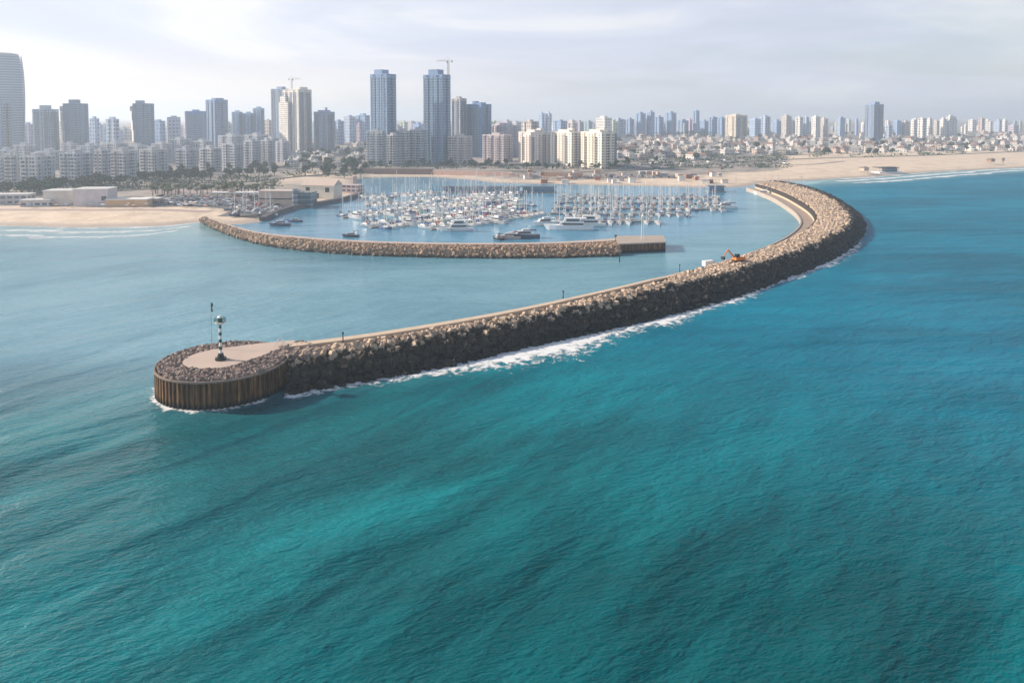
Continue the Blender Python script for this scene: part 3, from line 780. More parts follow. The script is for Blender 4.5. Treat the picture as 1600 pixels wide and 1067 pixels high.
def building(x0, xm, x1, ytop, ybase, label, color, phi=50, kind='block', style='facade', name='apartment_block', cat='apartment building',
             group=None, nf=2, ns=1, hats=((0, 0, .35, .4, 3.2),), sink=1.5, wins=None, depth=None, color2=None):
    rnd = random.Random(x0 * 31 + ytop * 7 + 5)
    xm = x0 + .6 * (x1 - x0) if xm is None else xm
    dt = ray(xm, ytop); db = ray(xm, ybase)
    Pg, tt = ground(CX + F * dt[0] / dt[1] * db[1], ybase)
    al = math.atan2(Pg.x, Pg.y); ph = rad(phi); th = -(al + ph)
    k = tt / F * math.cos(al)
    w = max(5, (xm - x0) * k / math.cos(ph)); d = max(5, (x1 - xm) * k / math.sin(ph))
    if depth: d = depth
    h = top_z(xm, ytop, Pg.y + d * .3) - Pg.z
    c = Pg + Matrix.Rotation(th, 3, 'Z') @ Vector((-w / 2, d / 2, 0))
    t = thing(name, label, cat, (c.x, c.y, Pg.z), th, group)
    color2 = color2 or color
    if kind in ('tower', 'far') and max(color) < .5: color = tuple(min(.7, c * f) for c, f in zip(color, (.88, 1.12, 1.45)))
    if kind == 'far':
        mb = MB(); mb.prism(plan(w, d, 1, 1, min(1.5, w * .1)) if rnd.random() < .6 else [(-w / 2, -d / 2), (w / 2, -d / 2), (w / 2, d / 2), (-w / 2, d / 2)], -6, h)
        part('walls', mb, M[style], t, color)
        mb = MB(); mb.box(-w * .52, w * .52, -d * .52, d * .52, h, h + .8); sx = rnd.uniform(.25, .5)
        mb.box(-w * sx / 2, w * sx / 2, -d * .25, d * .25, h + .8, h + rnd.uniform(3, 5)); part('roof', mb, M['stucco'], t, color)
        return t, w, d, h
    mb = MB(); mb.prism(plan(w, d, nf, ns), -sink * 2, h); part('walls', mb, M[style], t, color)
    mb = MB(); mb.box(-w / 2 + .3, w / 2 - .3, -d / 2 + .3, d / 2 - .3, h - .1, h + .06); part('roof', mb, M['roof_flat'], t)
    roof_parts(t, w, d, h, color, hats, rnd)
    nfl = int(h / 3.0)
    if kind == 'block':
        bw_ = w / nf * .52 / 1.0
        mb = MB(); mb.box(-bw_ / 2, bw_ / 2, -1.3, .05, 0, .2); mb.box(-bw_ / 2, bw_ / 2, -1.3, -1.18, .2, 1.05)
        mb.box(-bw_ / 2, -bw_ / 2 + .12, -1.18, .05, .2, 1.05); mb.box(bw_ / 2 - .12, bw_ / 2, -1.18, .05, .2, 1.05)
        fb = mb.mesh('balcony', M['stucco'])
        bd = d * .42
        mb = MB(); mb.box(-.05, 1.4, -bd / 2, bd / 2, 0, .22); mb.box(1.28, 1.4, -bd / 2, bd / 2, .22, 1.1)
        sb = mb.mesh('balcony', M['stucco'])
        for f in range(1, nfl):
            z = f * 3.0
            for q in range(ns + 1):
                y = -d / 2 + (q + .5) * d / (ns + 1) if ns else 0
                ob('balcony', sb, t, (w / 2, y * 1.02, z), 0, color2)
            if nf > 1:
                for q in range(1, nf): ob('balcony', fb, t, (-w / 2 + q * w / nf, -d / 2, z), 0, color2)
        wm = MB(); wm.box(-.8, .8, -.06, .05, 0, 1.5); wme = wm.mesh('window', M['dark_glass'])
        cols_ = [(-w / 2 + w * .08), (w / 2 - w * .08)] if wins is None else [a * w for a in wins]
        for f in range(0, nfl):
            for x in cols_: ob('window', wme, t, (x, -d / 2, f * 3.0 + 1.0))
    if kind == 'tower':
        mb = MB(); mb.prism([(-w / 2 + 1.6, -d / 2 - .6), (-w / 2 + 1.6, -d / 2 + .2), (-w / 2 + .2, -d / 2 + 2.8), (-w / 2 - 1.7, -d / 2 + 2.8)], 0, h - 2); part('added_lit_edge', mb, M['stucco'], t, (.72, .70, .68))  # pale chamfer added at the left corner to show a sunlit edge
        for fx, fw in (wins or ((-.25, .2), (.25, .2))):
            mb = MB(); mb.box(fx * w - fw * w / 2, fx * w + fw * w / 2, -d / 2 - .35, -d / 2 + .3, 4, h - 3); part('window_strip', mb, M['glaze_blue' if 'blue' in label else 'glaze_grey'], t)
        for fy, fw in ((-.26, .3), (.26, .3)):
            mb = MB(); mb.box(w / 2 - .3, w / 2 + .35, fy * d - fw * d / 2, fy * d + fw * d / 2, 4, h - 3); part('window_strip', mb, M['glaze_blue' if 'blue' in label else 'glaze_grey'], t)
        mb = MB(); mb.box(-w / 2 - .5, w / 2 + .5, -d / 2 - .5, d / 2 + .5, h - 3.2, h - 2.4); part('cornice', mb, M['stucco'], t, color)
    return t, w, d, h

PALE = (.52, .50, .48); WARM = (.62, .53, .45); CREAM = (.68, .60, .48); GREY = (.36, .37, .40); BLUE = (.20, .25, .33); MAUVE = (.45, .38, .37); WHITE = (.72, .70, .68); BROWN = (.30, .25, .23)
TOW = 'tower'
# ---- towers of the left and middle skyline
building(16, 32, 40, 150, 243, 'plain grey blue tower in front of the curved glass tower', BLUE, 35, 'tower', 'facade_slot', 'residential_tower', 'tower', hats=((0, 0, .4, .4, 4),)) if False else None
building(-26, 2, 18, 162, 252, 'dark grey slab tower cut by the left edge of the photo', (.24, .27, .32), 35, 'tower', 'facade_slot', 'residential_tower', TOW)
building(50, 78, 92, 172, 243, 'pale grey tower with small roof house beside the curved glass tower', (.42, .43, .42), 35, 'tower', 'facade_slot', 'residential_tower', TOW, hats=((0, 0, .42, .5, 6),))
# curved, tapering glass tower
def curved_tower():
    Pg, tt = ground(0, 246); k = tt / F; al = math.atan2(Pg.x, Pg.y)
    h = top_z(4, 85, Pg.y) - Pg.z
    t = thing('glass_tower', 'tall pale glass tower with curved tapering sides at the left edge', 'tower', Pg, -al)
    mb = MB(); rings = []
    for i in range(13):
        q = i / 12; z = -4 + (h - 1) * q + 4 * q; wx = (30 + 5 * math.sin(q * 2.2) - 2.5 * q ** 6) * k; 
        if i == 12: wx *= .93
        rings.append([(wx * math.copysign(abs(math.cos(a)) ** .6, math.cos(a)), wx * .62 * math.copysign(abs(math.sin(a)) ** .6, math.sin(a)), z) for a in [j * 2 * PI / 32 for j in range(32)]])
    mb.loft(rings); part('glass_skin', mb, glazing('pale_tower_glazing', (.15, .22, .31), (.36, .43, .50)), t)
    mb = MB(); wx = 31.0 * k; mb.loft([[(wx * s * math.copysign(abs(math.cos(a)) ** .6, math.cos(a)), wx * s * .62 * math.copysign(abs(math.sin(a)) ** .6, math.sin(a)), h + zz_) for a in [j * 2 * PI / 32 for j in range(32)]] for s, zz_ in ((.9, -2), (.93, .5), (.7, 1.8))])
    part('crown', mb, M['stucco'], t, (.45, .47, .48))
    for s in (-1, 1):
        mb = MB(); mb.loft([[(s * (wx_ + .2) + dx, dy, z) for dx, dy in ((-.6, -2), (.6, -2), (.6, 2), (-.6, 2))] for wx_, z in [((30 + 5 * math.sin(i / 12 * 2.2) - 2.5 * (i / 12) ** 6) * k, (h - 2) * i / 12) for i in range(13)]])
        part('edge_fin', mb, M['stucco'], t, (.55, .55, .55))
curved_tower()
# sculpted twin-like towers with a leaning top
def leaning_tower(x0, x1, ytop, ybase, label, lean, hat):
    xc = x0 + .74 * (x1 - x0); dt = ray(xc, ytop); db = ray(xc, ybase)
    Pg, tt = ground(CX + F * dt[0] / dt[1] * db[1], ybase); k = tt / F; al = math.atan2(Pg.x, Pg.y); th = -(al + rad(28)); k *= math.cos(al)
    w = (x1 - x0) * .72 * k / math.cos(rad(28)); d = (x1 - x0) * .28 * k / math.sin(rad(28))
    h = top_z(x1, ytop + 6, Pg.y) - Pg.z
    c = Pg + Matrix.Rotation(th, 3, 'Z') @ Vector((-w / 2, d / 2, 0))
    t = thing('residential_tower', label, TOW, (c.x, c.y, Pg.z), th)
    c1 = (.17, .26, .41)
    mb = MB(); mb.prism(plan(w, d, 2, 1, 1.0), -4, h); part('walls', mb, M['facade'], t, c1)
    # left wing stepping outwards towards the top
    for i in range(6):
        e = lean * (i + 1) / 6; z0 = h * (.42 + .09 * i); z1 = min(h - 1, z0 + h * .09)
        mb = MB(); mb.box(-w / 2 - e, -w / 2 + .05, -d * .38, d * .38, z0, z1 - .02); part('stepped_wing', mb, M['facade'], t, (.40, .42, .45))
    for z0, z1, e in ((0, .25, 0), (.25, .48, 1.2), (.48, .68, 2.4), (.68, .86, 3.4)):
        mb = MB(); mb.prism([(-w / 2 + 2.4 - e, -d / 2 - .9), (-w / 2 + 2.4 - e, -d / 2 + .2), (-w / 2 + .4 - e, -d / 2 + 4), (-w / 2 - 2.6 - e, -d / 2 + 4)], h * z0, h * z1); part('added_lit_fin', mb, M['stucco'], t, (.8, .78, .76))  # white chamfer pieces added to stand for the sunlit left face
    mb = MB(); mb.box(-w / 2 + .3, w / 2 - .3, -d / 2 + .3, d / 2 - .3, h - .1, h + .06); part('roof', mb, M['roof_flat'], t)
    roof_parts(t, w, d, h, c1, (hat,), R)
    for fx in (-.02, .3):
        mb = MB(); mb.box(fx * w - w * .1, fx * w + w * .1, -d / 2 - .35, -d / 2 + .3, 3, h - 4); part('window_strip', mb, M['glaze_blue'], t)
leaning_tower(97, 137, 157, 243, 'dark blue tower with overhanging stepped left side and square roof house', 5.5, (-.05, 0, .45, .5, 6))
leaning_tower(206, 240, 157, 241, 'dark blue tower with stepped overhang, right of the similar one with square hat', 5.0, (-.2, 0, .4, .5, 5))
building(321, 335, 356, 157, 240, 'dark blue slab tower with white striped left flank', (.23, .28, .36), 62, 'tower', 'facade', 'residential_tower', TOW, hats=((.1, 0, .5, .6, 3),), wins=((-.3, .12), (.1, .16)))
building(289, 318, 323, 175, 236, 'wide low-topped bright blue glass tower left of the striped slab tower', (.17, .27, .42), 14, 'tower', 'facade_slot', 'office_tower', TOW, wins=((-.2, .36), (.25, .34)), hats=((0, 0, .3, .5, 3),))
building(261, 277, 282, 184, 232, 'pinkish boxy tower left of the blue glass tower', (.48, .42, .44), 30, 'far', 'facade_far', 'residential_tower', TOW)
for i, (a, b, c, tp) in enumerate([(362, 373, 379, 176), (379, 391, 397, 178), (395, 407, 413, 170)]):
    building(a, b, c, tp, 231, ['pale blue tower, leftmost of the trio right of the striped slab', 'pale blue tower, middle of the trio', 'pale blue tower, right and tallest of the trio'][i], (.34, .40, .46), 40, 'tower', 'facade_slot', 'residential_tower', TOW, group='trio of pale blue towers', hats=((0, 0, .4, .5, 3),))
building(423, 441, 452, 140, 236, 'grey tower half hidden behind the cream stepped tower', (.36, .37, .40), 45, 'tower', 'facade_slot', 'residential_tower', TOW, hats=((.1, 0, .5, .5, 4),))
tc_, w_, d_, h_ = building(441, 466, 487, 141, 243, 'tall cream tower with stepped top under a construction crane', (.78, .73, .67), 55, 'tower', 'facade', 'residential_tower', TOW, color2=WHITE, hats=((.3, 0, .25, .6, 4),), wins=((-.3, .1), (.02, .1), (.3, .1)))
mb = MB(); mb.box(-w_ / 2 - 3, -w_ / 2 + w_ * .5, -d_ / 2 - 5, -d_ / 2 - .4, -3, h_ * .82); part('front_wing', mb, M['facade'], tc_, (.80, .76, .70))
mb = MB(); mb.box(-w_ / 2 - 1, -w_ / 2 + w_ * .3, -d_ / 2 - 4, -d_ / 2 - .4, h_ * .82, h_ * .91); part('front_wing', mb, M['facade'], tc_, (.82, .80, .76))
CR1 = (457, 236)
building(490, 511, 523, 176, 243, 'grey tower with dark roof structure right of the cream stepped tower', (.36, .36, .40), 42, 'tower', 'facade', 'residential_tower', TOW, hats=((0, 0, .6, .6, 3), (.1, .1, .1, .1, 7)))
building(578, 604, 619, 117, 258, 'very tall blue grey tower, left of the two tallest', (.30, .34, .40), 40, 'tower', 'facade_slot', 'residential_tower', TOW, hats=((-.1, 0, .48, .7, 6),), wins=((-.28, .16), (0, .14), (.28, .16)))
building(661, 691, 704, 118, 257, 'very tall blue tower with crane, right of the two tallest', (.24, .29, .36), 36, 'tower', 'facade_slot', 'residential_tower', TOW, hats=((-.05, 0, .5, .7, 7),), wins=((-.32, .16), (-.06, .14), (.18, .14), (.38, .1)))
building(705, 719, 729, 155, 246, 'pale tower with a dark vertical slot beside the tallest blue tower', (.50, .48, .48), 42, 'tower', 'facade', 'residential_tower', TOW, wins=((.1, .26),))
building(727, 752, 768, 164, 246, 'blue glass tower with stepped roofline behind the beige striped block', (.20, .27, .36), 40, 'tower', 'facade_slot', 'office_tower', TOW, hats=((-.25, .1, .2, .3, 5), (.05, .1, .4, .5, 3)), wins=((-.3, .22), (0, .2), (.3, .22)))
building(1352, 1366, 1381, 164, 221, 'dark twin-slab tower standing alone over the low houses on the right', (.26, .28, .33), 52, 'tower', 'facade_slot', 'residential_tower', TOW, hats=((-.1, .1, .6, .5, 6),), wins=((-.3, .2), (.3, .2)))
building(1133, 1150, 1168, 181, 219, 'cream tower with plain sunlit face at the head of the low houses', CREAM, 58, 'tower', 'facade', 'residential_tower', TOW, wins=((.3, .08),))

# tower cranes
def crane(px, pybase_y, zb, ytop, label, jib, yaw):
    d = ray(px, 200); Y = pybase_y; x = d[0] * Y / d[1]
    h = top_z(px, ytop, Y) - zb
    t = thing('tower_crane', label, 'crane', (x, Y, zb), yaw)
    mb = MB(); s = .9
    for a, b in ((-s, -s), (s, -s), (s, s), (-s, s)): mb.tube((a, b, 0), (a, b, h), .2, n=4)
    for i in range(int(h / 2)):
        z = i * 2; q = s if i % 2 else -s
        mb.tube((-q, -s, z), (q, -s, z + 2), .12, n=4); mb.tube((s, -q, z), (s, q, z + 2), .12, n=4); mb.tube((-q, s, z), (q, s, z + 2), .12, n=4)
    part('mast', mb, M['paint'], t, (.55, .38, .2))
    mb = MB()
    for y, z in ((-.6, h), (.6, h), (0, h + 1.3)): mb.tube((0, y, z), (jib, y * .6, z if y else z - .2), .16, n=4)
    for i in range(int(jib / 2)): mb.tube((i * 2, 0, h + 1.2), (i * 2 + 1, .5, h), .09, n=4); mb.tube((i * 2 + 1, -.5, h), (i * 2 + 2, 0, h + 1.2), .09, n=4)
    part('jib', mb, M['paint'], t, (.55, .38, .2))
    mb = MB(); mb.tube((0, -.5, h), (-jib * .35, -.5, h), .2, n=4); mb.tube((0, .5, h), (-jib * .35, .5, h), .2, n=4); mb.box(-jib * .37, -jib * .27, -1, 1, h - 1.6, h + .6); part('counter_jib', mb, M['paint'], t, (.4, .4, .4))
    mb = MB(); mb.tube((0, 0, h), (0, 0, h + 5), .3, .12, 4); mb.tube((0, 0, h + 5), (jib * .7, 0, h + 1.2), .08, n=4); mb.tube((0, 0, h + 5), (-jib * .33, 0, h + .5), .08, n=4); part('apex', mb, M['paint'], t, (.55, .38, .2))
    mb = MB(); mb.box(.6, 2.2, -1.9, -.7, h - 2, h); part('cab', mb, M['dark_glass'], t)
Pg, _ = ground(457, 243); crane(457, Pg.y + 22, Pg.z, 124, 'thin tower crane rising behind the cream stepped tower', 13, rad(10))
Pg, _ = ground(700, 257); crane(701, Pg.y + 16, Pg.z, 96, 'tower crane on the right shoulder of the tallest blue tower', 15, rad(175))

# ---- waterfront blocks
PB = (.58, .58, .60); PB2 = (.50, .52, .57)
GL = 'apartment blocks along the left waterfront'
front = [(-12, -2, 8, 247, 289), (7, 16, 30, 243, 291), (31, 57, 86, 246, 300), (92, 118, 146, 241, 292), (147, 158, 172, 236, 283), (171, 193, 214, 237, 281),
         (217, 238, 263, 235, 277), (274, 291, 309, 234, 273), (311, 330, 346, 233, 270), (346, 366, 380, 226, 266), (380, 394, 408, 222, 263), (407, 418, 429, 221, 261)]
fl = ['cut by the left edge of the photo', 'narrow, second from the left edge', 'broad and nearest, above the pale beach hall', 'broad, behind the white beach hall', 'narrow, between two broad blocks above the sheds',
      'pale, in front of the first blue tower', 'with many balconies, left of the dark tree clump', 'behind the brown palm grove', 'in front of the striped slab tower', 'right of the striped slab tower', 'second from the right end', 'at the right end of the waterfront row']
for (a, b, c, tp, bs), w_ in zip(front, fl):
    building(a, b, c, tp, bs, 'pale grey waterfront apartment block with balconies, ' + w_, PB if a % 2 else PB2, 44, 'block', 'facade', group=GL, nf=1, ns=1, wins=(-.3, .3), color2=(.42, .46, .53), hats=((0, 0, .3, .5, 3.2),))
second = [(-6, 8, 26, 236, 268), (55, 78, 100, 238, 266), (120, 140, 160, 229, 262), (160, 182, 200, 225, 258), (196, 215, 232, 229, 258), (236, 254, 270, 226, 256), (262, 282, 300, 219, 252), (300, 318, 332, 222, 252), (340, 362, 382, 213, 250), (382, 402, 420, 212, 248), (412, 424, 436, 217, 250),
          (20, 38, 56, 228, 258), (96, 110, 122, 226, 256), (430, 441, 452, 222, 254)]
GS = 'second row of apartment blocks behind the left waterfront'
for i, (a, b, c, tp, bs) in enumerate(sorted(second)):
    building(a, b, c, tp, bs, 'hazy grey apartment block in the second row, %s from the left' % ordw(i), PB2 if i % 2 else (.50, .53, .58), 46, 'block', 'facade', group=GS, nf=1, ns=1, wins=(), color2=(.40, .44, .51))
GM = 'apartment blocks at the foot of the two tallest towers'
mids = [(572, 597, 603, 206, 260, 'blue grey block with dark banded top under the left tallest tower', (.46, .50, .55), 30), (601, 614, 628, 212, 259, 'grey block right of the banded one under the tall tower', (.50, .52, .56), 45),
        (618, 632, 641, 206, 258, 'pale block with a bright white stair wall between the tallest towers', (.60, .60, .62), 50), (640, 655, 668, 204, 258, 'blue grey block left of the tallest blue tower', (.46, .51, .57), 45),
        (699, 727, 738, 214, 258, 'beige block with vertical stripes in front of the slotted tower', (.62, .57, .56), 35), (753, 787, 801, 212, 254, 'mauve grey block with dark right flank left of the sunlit trio', (.58, .51, .52), 40),
        (776, 792, 812, 197, 246, 'pale lavender block behind the mauve grey block', (.56, .54, .60), 45), (762, 780, 800, 196, 240, 'pinkish block with flat top behind the mauve one', (.58, .52, .54), 45)]
for a, b, c, tp, bs, lb, co_, ph in mids:
    building(a, b, c, tp, bs, lb, co_, ph, 'block', 'facade', group=GM, nf=3, ns=1, wins=(-.42, -.2, .2, .42))
GT = 'three sunlit cream blocks behind the marina'
for (a, b, c, tp, bs, co_, lb) in [(809, 841, 860, 208, 257, (.80, .72, .66), 'sunlit pinkish cream apartment block, left of the three behind the marina'), (859, 893, 907, 208, 261, (.82, .75, .67), 'sunlit cream apartment block, middle of the three behind the marina'),
                                   (906, 940, 960, 208, 265, (.84, .78, .66), 'sunlit yellowish cream apartment block, right of the three behind the marina')]:
    t, w, d, h = building(a, b, c, tp, bs, lb, co_, 55, 'block', 'stucco', group=GT, nf=2, ns=1, wins=(-.41, -.08, .08, .41), hats=((.05, 0, .5, .6, 3.4), (.25, .1, .2, .3, 5)))
    wm = MB(); wm.box(-1.9, 1.9, -.12, .05, 0, 2.0); wl = wm.mesh('loggia', M['dark_glass'])
    for f in range(1, int(h / 3) - 1):
        for x in (-.25, .25): ob('loggia', wl, t, (x * w, -d / 2, f * 3.0 + .6))
    wm = MB(); wm.box(-.06, .05, -.9, .9, 0, 1.5); wme = wm.mesh('window', M['dark_glass'])
    for f in range(int(h / 3)):
        for y in (-.4, -.08, .08, .4): ob('window', wme, t, (w / 2, y * d, f * 3 + 1))
building(940, 950, 964, 210, 258, 'dark slate block with pale roof edge right of the cream trio', (.24, .28, .34), 40, 'block', 'facade', nf=2, ns=1)

# ---- farther single buildings
fars = [(165, 178, 186, 187, 236), (60, 0, 0, 0, 0), (238, 250, 258, 190, 234), (140, 148, 155, 186, 232), (413, 420, 424, 189, 230), (537, 546, 556, 183, 222), (556, 570, 578, 181, 222), (520, 528, 538, 190, 226),
        (842, 847, 851, 178, 218), (852, 858, 862, 178, 218), (815, 830, 842, 191, 236), (864, 876, 886, 190, 220), (886, 895, 902, 193, 218), (931, 945, 956, 185, 220), (958, 966, 976, 187, 216),
        (978, 984, 991, 187, 214), (993, 1001, 1009, 178, 214), (1011, 1017, 1023, 176, 214), (1023, 1030, 1037, 184, 213), (1040, 1049, 1057, 177, 213), (1058, 1066, 1076, 189, 212), (1083, 1088, 1093, 174, 213), (1094, 1101, 1107, 190, 212), (1107, 1115, 1121, 184, 213), (1121, 1128, 1133, 185, 214),
        (1171, 1180, 1189, 187, 216), (1188, 1196, 1204, 183, 215), (1206, 1214, 1222, 190, 213), (1221, 1229, 1237, 182, 214), (1243, 1250, 1255, 184, 217), (1255, 1260, 1264, 184, 214), (1268, 1275, 1282, 183, 216), (1282, 1288, 1293, 186, 214), (1308, 1313, 1321, 185, 215),
        (1384, 1389, 1394, 197, 218), (1396, 1402, 1409, 190, 212), (1409, 1415, 1422, 191, 212), (1423, 1428, 1432, 188, 215), (1434, 1442, 1448, 186, 216), (1448, 1453, 1457, 186, 215), (1459, 1464, 1468, 190, 213), (1468, 1474, 1480, 187, 216), (1478, 1484, 1494, 183, 216)]
FARC = [(.40, .42, .46), (.48, .46, .46), (.30, .35, .42), (.55, .50, .46)]
lb_white = {1243, 1268, 1423, 1434, 1448, 1468, 1478, 931}
fars = sorted([f for f in fars if f[1]])
for i, (a, b, c, tp, bs) in enumerate(fars):
    c_ = WHITE if a in lb_white else FARC[i % 4] if a > 1160 or a < 960 else (.28, .33, .40)
    kindw = 'white' if a in lb_white else 'grey'
    building(a, b, c, tp, bs, 'distant %s high-rise on the skyline, %s of its row from the left' % (kindw, ordw(i)), c_, 52, 'far', 'facade_far', 'residential_tower', TOW, 'distant high-rises on the skyline')
rnd = random.Random(21)
GF = 'small hazy buildings filling the far skyline'
for i in range(210):
    px = (i + rnd.random()) / 210 * 1660 - 30
    w = rnd.choice((4, 5, 6, 8, 11, 15)) * rnd.uniform(.8, 1.2) * (1 if px > 950 else 1.5)
    if px < 560: tp = rnd.uniform(190, 205); bs = rnd.uniform(216, 230)
    elif px < 960: tp = rnd.uniform(189, 199); bs = rnd.uniform(209, 220)
    else: tp = rnd.uniform(185, 200); bs = rnd.uniform(204, 213)
    white = rnd.random() < (.5 if px > 1180 else .2)
    building(px, px + w * .55, px + w, tp, bs, ('small whitish' if white else 'small blue grey') + ' building in the hazy far skyline of the city', WHITE if white else tuple(c * rnd.uniform(.9, 1.25) for c in rnd.choice(FARC)), 52, 'far', 'facade_far', 'city_building', 'building', GF + (' in white' if white else ' in grey'))

# ---- low houses
def house_mesh(kind, seed):
    r = random.Random(seed); w = r.uniform(9, 13); d = r.uniform(8, 10); h = r.uniform(5.5, 7.5)
    a = MB(); a.box(-w / 2, w / 2, -d / 2, d / 2, -4, h)
    if r.random() < .7: a.box(w / 2, w / 2 + r.uniform(2, 4), -d / 2 + .6, d / 2 - 2, -4, h - 2.8)
    b = MB()
    if kind == 'flat':
        b.box(-w / 2 - .2, w / 2 + .2, -d / 2 - .2, d / 2 + .2, h, h + .7); b.box(-w * .2, w * .1, -d * .2, d * .2, h + .7, h + 2.8)
    else:
        e = .6; b.add([(-w / 2 - e, -d / 2 - e, h - .1), (w / 2 + e, -d / 2 - e, h - .1), (w / 2 + e, d / 2 + e, h - .1), (-w / 2 - e, d / 2 + e, h - .1), (-w * .22, 0, h + 2.6), (w * .22, 0, h + 2.6)],
                      [(0, 1, 5, 4), (1, 2, 5), (2, 3, 4, 5), (3, 0, 4), (3, 2, 1, 0)])
    return a.mesh('walls', M['facade']), b.mesh('roof', M['tile'])
HM = {'flat': [house_mesh('flat', i) for i in range(5)], 'tiled': [house_mesh('tiled', 20 + i) for i in range(5)]}
def house(px, py, wallc, wname, kind, roofc, area, grp):
    P, tt = ground(px, py)
    kd = {'flat': 'flat-roofed', 'tiled': 'red-tiled'}[kind]
    t = thing('house', '%s %s house in the %s' % (wname, kd, area), 'house', P, R.uniform(-1.2, 1.2), '%s %s %s' % (wname, kd, grp), R.uniform(.85, 1.25))
    a, b = HM[kind][R.randrange(5)]
    ob('walls', a, t, color=wallc); ob('roof', b, t, color=roofc)
HW = [((.74, .70, .66), 'white'), ((.62, .50, .42), 'pinkish'), ((.55, .48, .40), 'beige'), ((.40, .38, .38), 'grey')]
def scatter_px(x0, x1, n, yf, sep, seed):
    r = random.Random(seed); out = []; tries = 0
    while len(out) < n and tries < n * 60:
        tries += 1; px = r.uniform(x0, x1); a, b = yf(px); py = a + (b - a) * r.random()
        if all(abs(px - q[0]) > sep or abs(py - q[1]) > sep * .33 for q in out): out.append((px, py))
    return out
hs = scatter_px(966, 1606, 262, lambda x: (214 if x < 1180 else 210, 252 if x < 1100 else 244 - (x - 1100) * .016), 8.5, 5)
for px, py in hs:
    c_, n_ = HW[R.choices(range(4), (7, 3, 2, 2))[0]]
    kind = 'flat' if R.random() < .7 else 'tiled'
    rc = (.55, .53, .50) if kind == 'flat' else R.choice([(.28, .15, .11), (.34, .21, .16), (.22, .15, .13)])
    half = 'left half of the seaside low-rise district' if px < 1290 else 'right half of the seaside low-rise district'
    house(px, py, c_, n_, kind, rc, half, 'houses, ' + half)
for px, py in scatter_px(446, 562, 36, lambda x: (230, 263), 8.5, 8):
    c_, n_ = HW[R.choices(range(4), (5, 2, 2, 3))[0]]
    house(px, py, c_, n_, 'flat', (.5, .5, .5), 'low quarter below the cream stepped tower', 'houses below the cream tower')

# ---- low buildings near the shore
def low(px, py, w, d, h, rz, name, label, cat, color, roof='flat', roofc=(.6, .6, .6), wmat='facade', sink=2):
    P, tt = ground(px, py)
    t = thing(name, label, cat, P, rz)
    mb = MB(); mb.box(-w / 2, w / 2, -d / 2, d / 2, -sink, h); part('walls', mb, M[wmat], t, color)
    mb = MB()
    if roof == 'flat': mb.box(-w / 2 - .4, w / 2 + .4, -d / 2 - .4, d / 2 + .4, h, h + .5)
    else:
        e = .5; mb.add([(-w / 2 - e, -d / 2 - e, h), (w / 2 + e, -d / 2 - e, h), (w / 2 + e, d / 2 + e, h), (-w / 2 - e, d / 2 + e, h), (-w / 2 - e, 0, h + roof), (w / 2 + e, 0, h + roof)], [(0, 1, 5, 4), (2, 3, 4, 5), (1, 2, 5), (3, 0, 4), (3, 2, 1, 0)])
    part('roof', mb, M['tile'], t, roofc)
    return t, w, d, h
t, w, d, h = low(101, 320, 20, 14, 9.5, rad(8), 'beach_hall', 'pale cream beach hall with blank walls near the left sand', 'hall', (.60, .55, .50), wmat='stucco')
mb = MB(); mb.box(w / 2, w / 2 + 11, -d / 2 + 1.5, d / 2, -2, h - .8); part('grey_annex', mb, M['stucco'], t, (.38, .42, .46))
t, w, d, h = low(150, 321, 21, 15, 11, rad(6), 'beach_hall', 'pale lilac hall with one dark window, right of the cream beach hall', 'hall', (.58, .53, .55), wmat='stucco')
mb = MB(); mb.box(w * .32, w * .46, -d / 2 - .1, -d / 2 + .1, h * .35, h * .6); part('window', mb, M['dark_glass'], t)
low(203, 322, 26, 9, 4.5, rad(2), 'beach_kiosk', 'long low yellowish beach pavilion with white roof', 'pavilion', (.62, .42, .24), roofc=(.78, .76, .74), wmat='stucco')
low(236, 320, 13, 8, 4.0, rad(-4), 'beach_kiosk', 'low brown pavilion with open dark front at the car park edge', 'pavilion', (.34, .24, .20), roofc=(.62, .60, .60), wmat='facade_wide')
low(18, 319, 26, 9, 6.5, rad(8), 'promenade_building', 'grey low promenade building at far left of the beach', 'building', (.45, .42, .42), wmat='facade_wide')
low(60, 322, 18, 8, 4, rad(8), 'promenade_building', 'small pale kiosk row left of the cream beach hall', 'building', (.55, .50, .50), wmat='facade_wide')
t, w, d, h = low(437, 319, 24, 12, 9, rad(-4), 'harbour_building', 'long beige harbour building with stone terraces left of the basin', 'harbour building', (.60, .48, .40), wmat='stucco', roofc=(.55, .46, .40))
mb = MB(); mb.box(-w / 2 - .2, w / 2 + .2, -d / 2 - .4, -d / 2, h * .42, h * .5); part('dark_band', mb, M['black'], t)
mb = MB(); mb.box(w / 2 - .01, w / 2 + 12, -d / 2 - 1, d / 2, -2, h * .95); part('glass_end', mb, glazing('teal_glazing', (.03, .08, .10), (.15, .22, .25)), t)
mb = MB(); mb.tube((w / 2 + 2, -d / 2 - 2, 0), (w / 2 + 2, -d / 2 - 2, h * 1.25), 2.2, 2.0, 12); part('stair_tower', mb, M['glaze_grey'], t)
t, w, d, h = low(503, 309, 26, 13, 9.5, rad(-14), 'harbour_building', 'white gabled harbour building with two dark openings', 'harbour building', (.74, .68, .58), roof=4.0, roofc=(.60, .48, .40), wmat='stucco')
for x in (-.3, .3):
    mb = MB(); mb.box(x * w - 1.6, x * w + 1.6, -d / 2 - .1, -d / 2 + .1, h * .5, h * .85); part('window', mb, M['dark_glass'], t)
mb = MB(); mb.box(w * -.02 - 1.5, w * -.02 + 1.5, -d / 2 - .1, -d / 2 + .1, 0, h * .4); part('door', mb, M['dark_glass'], t)
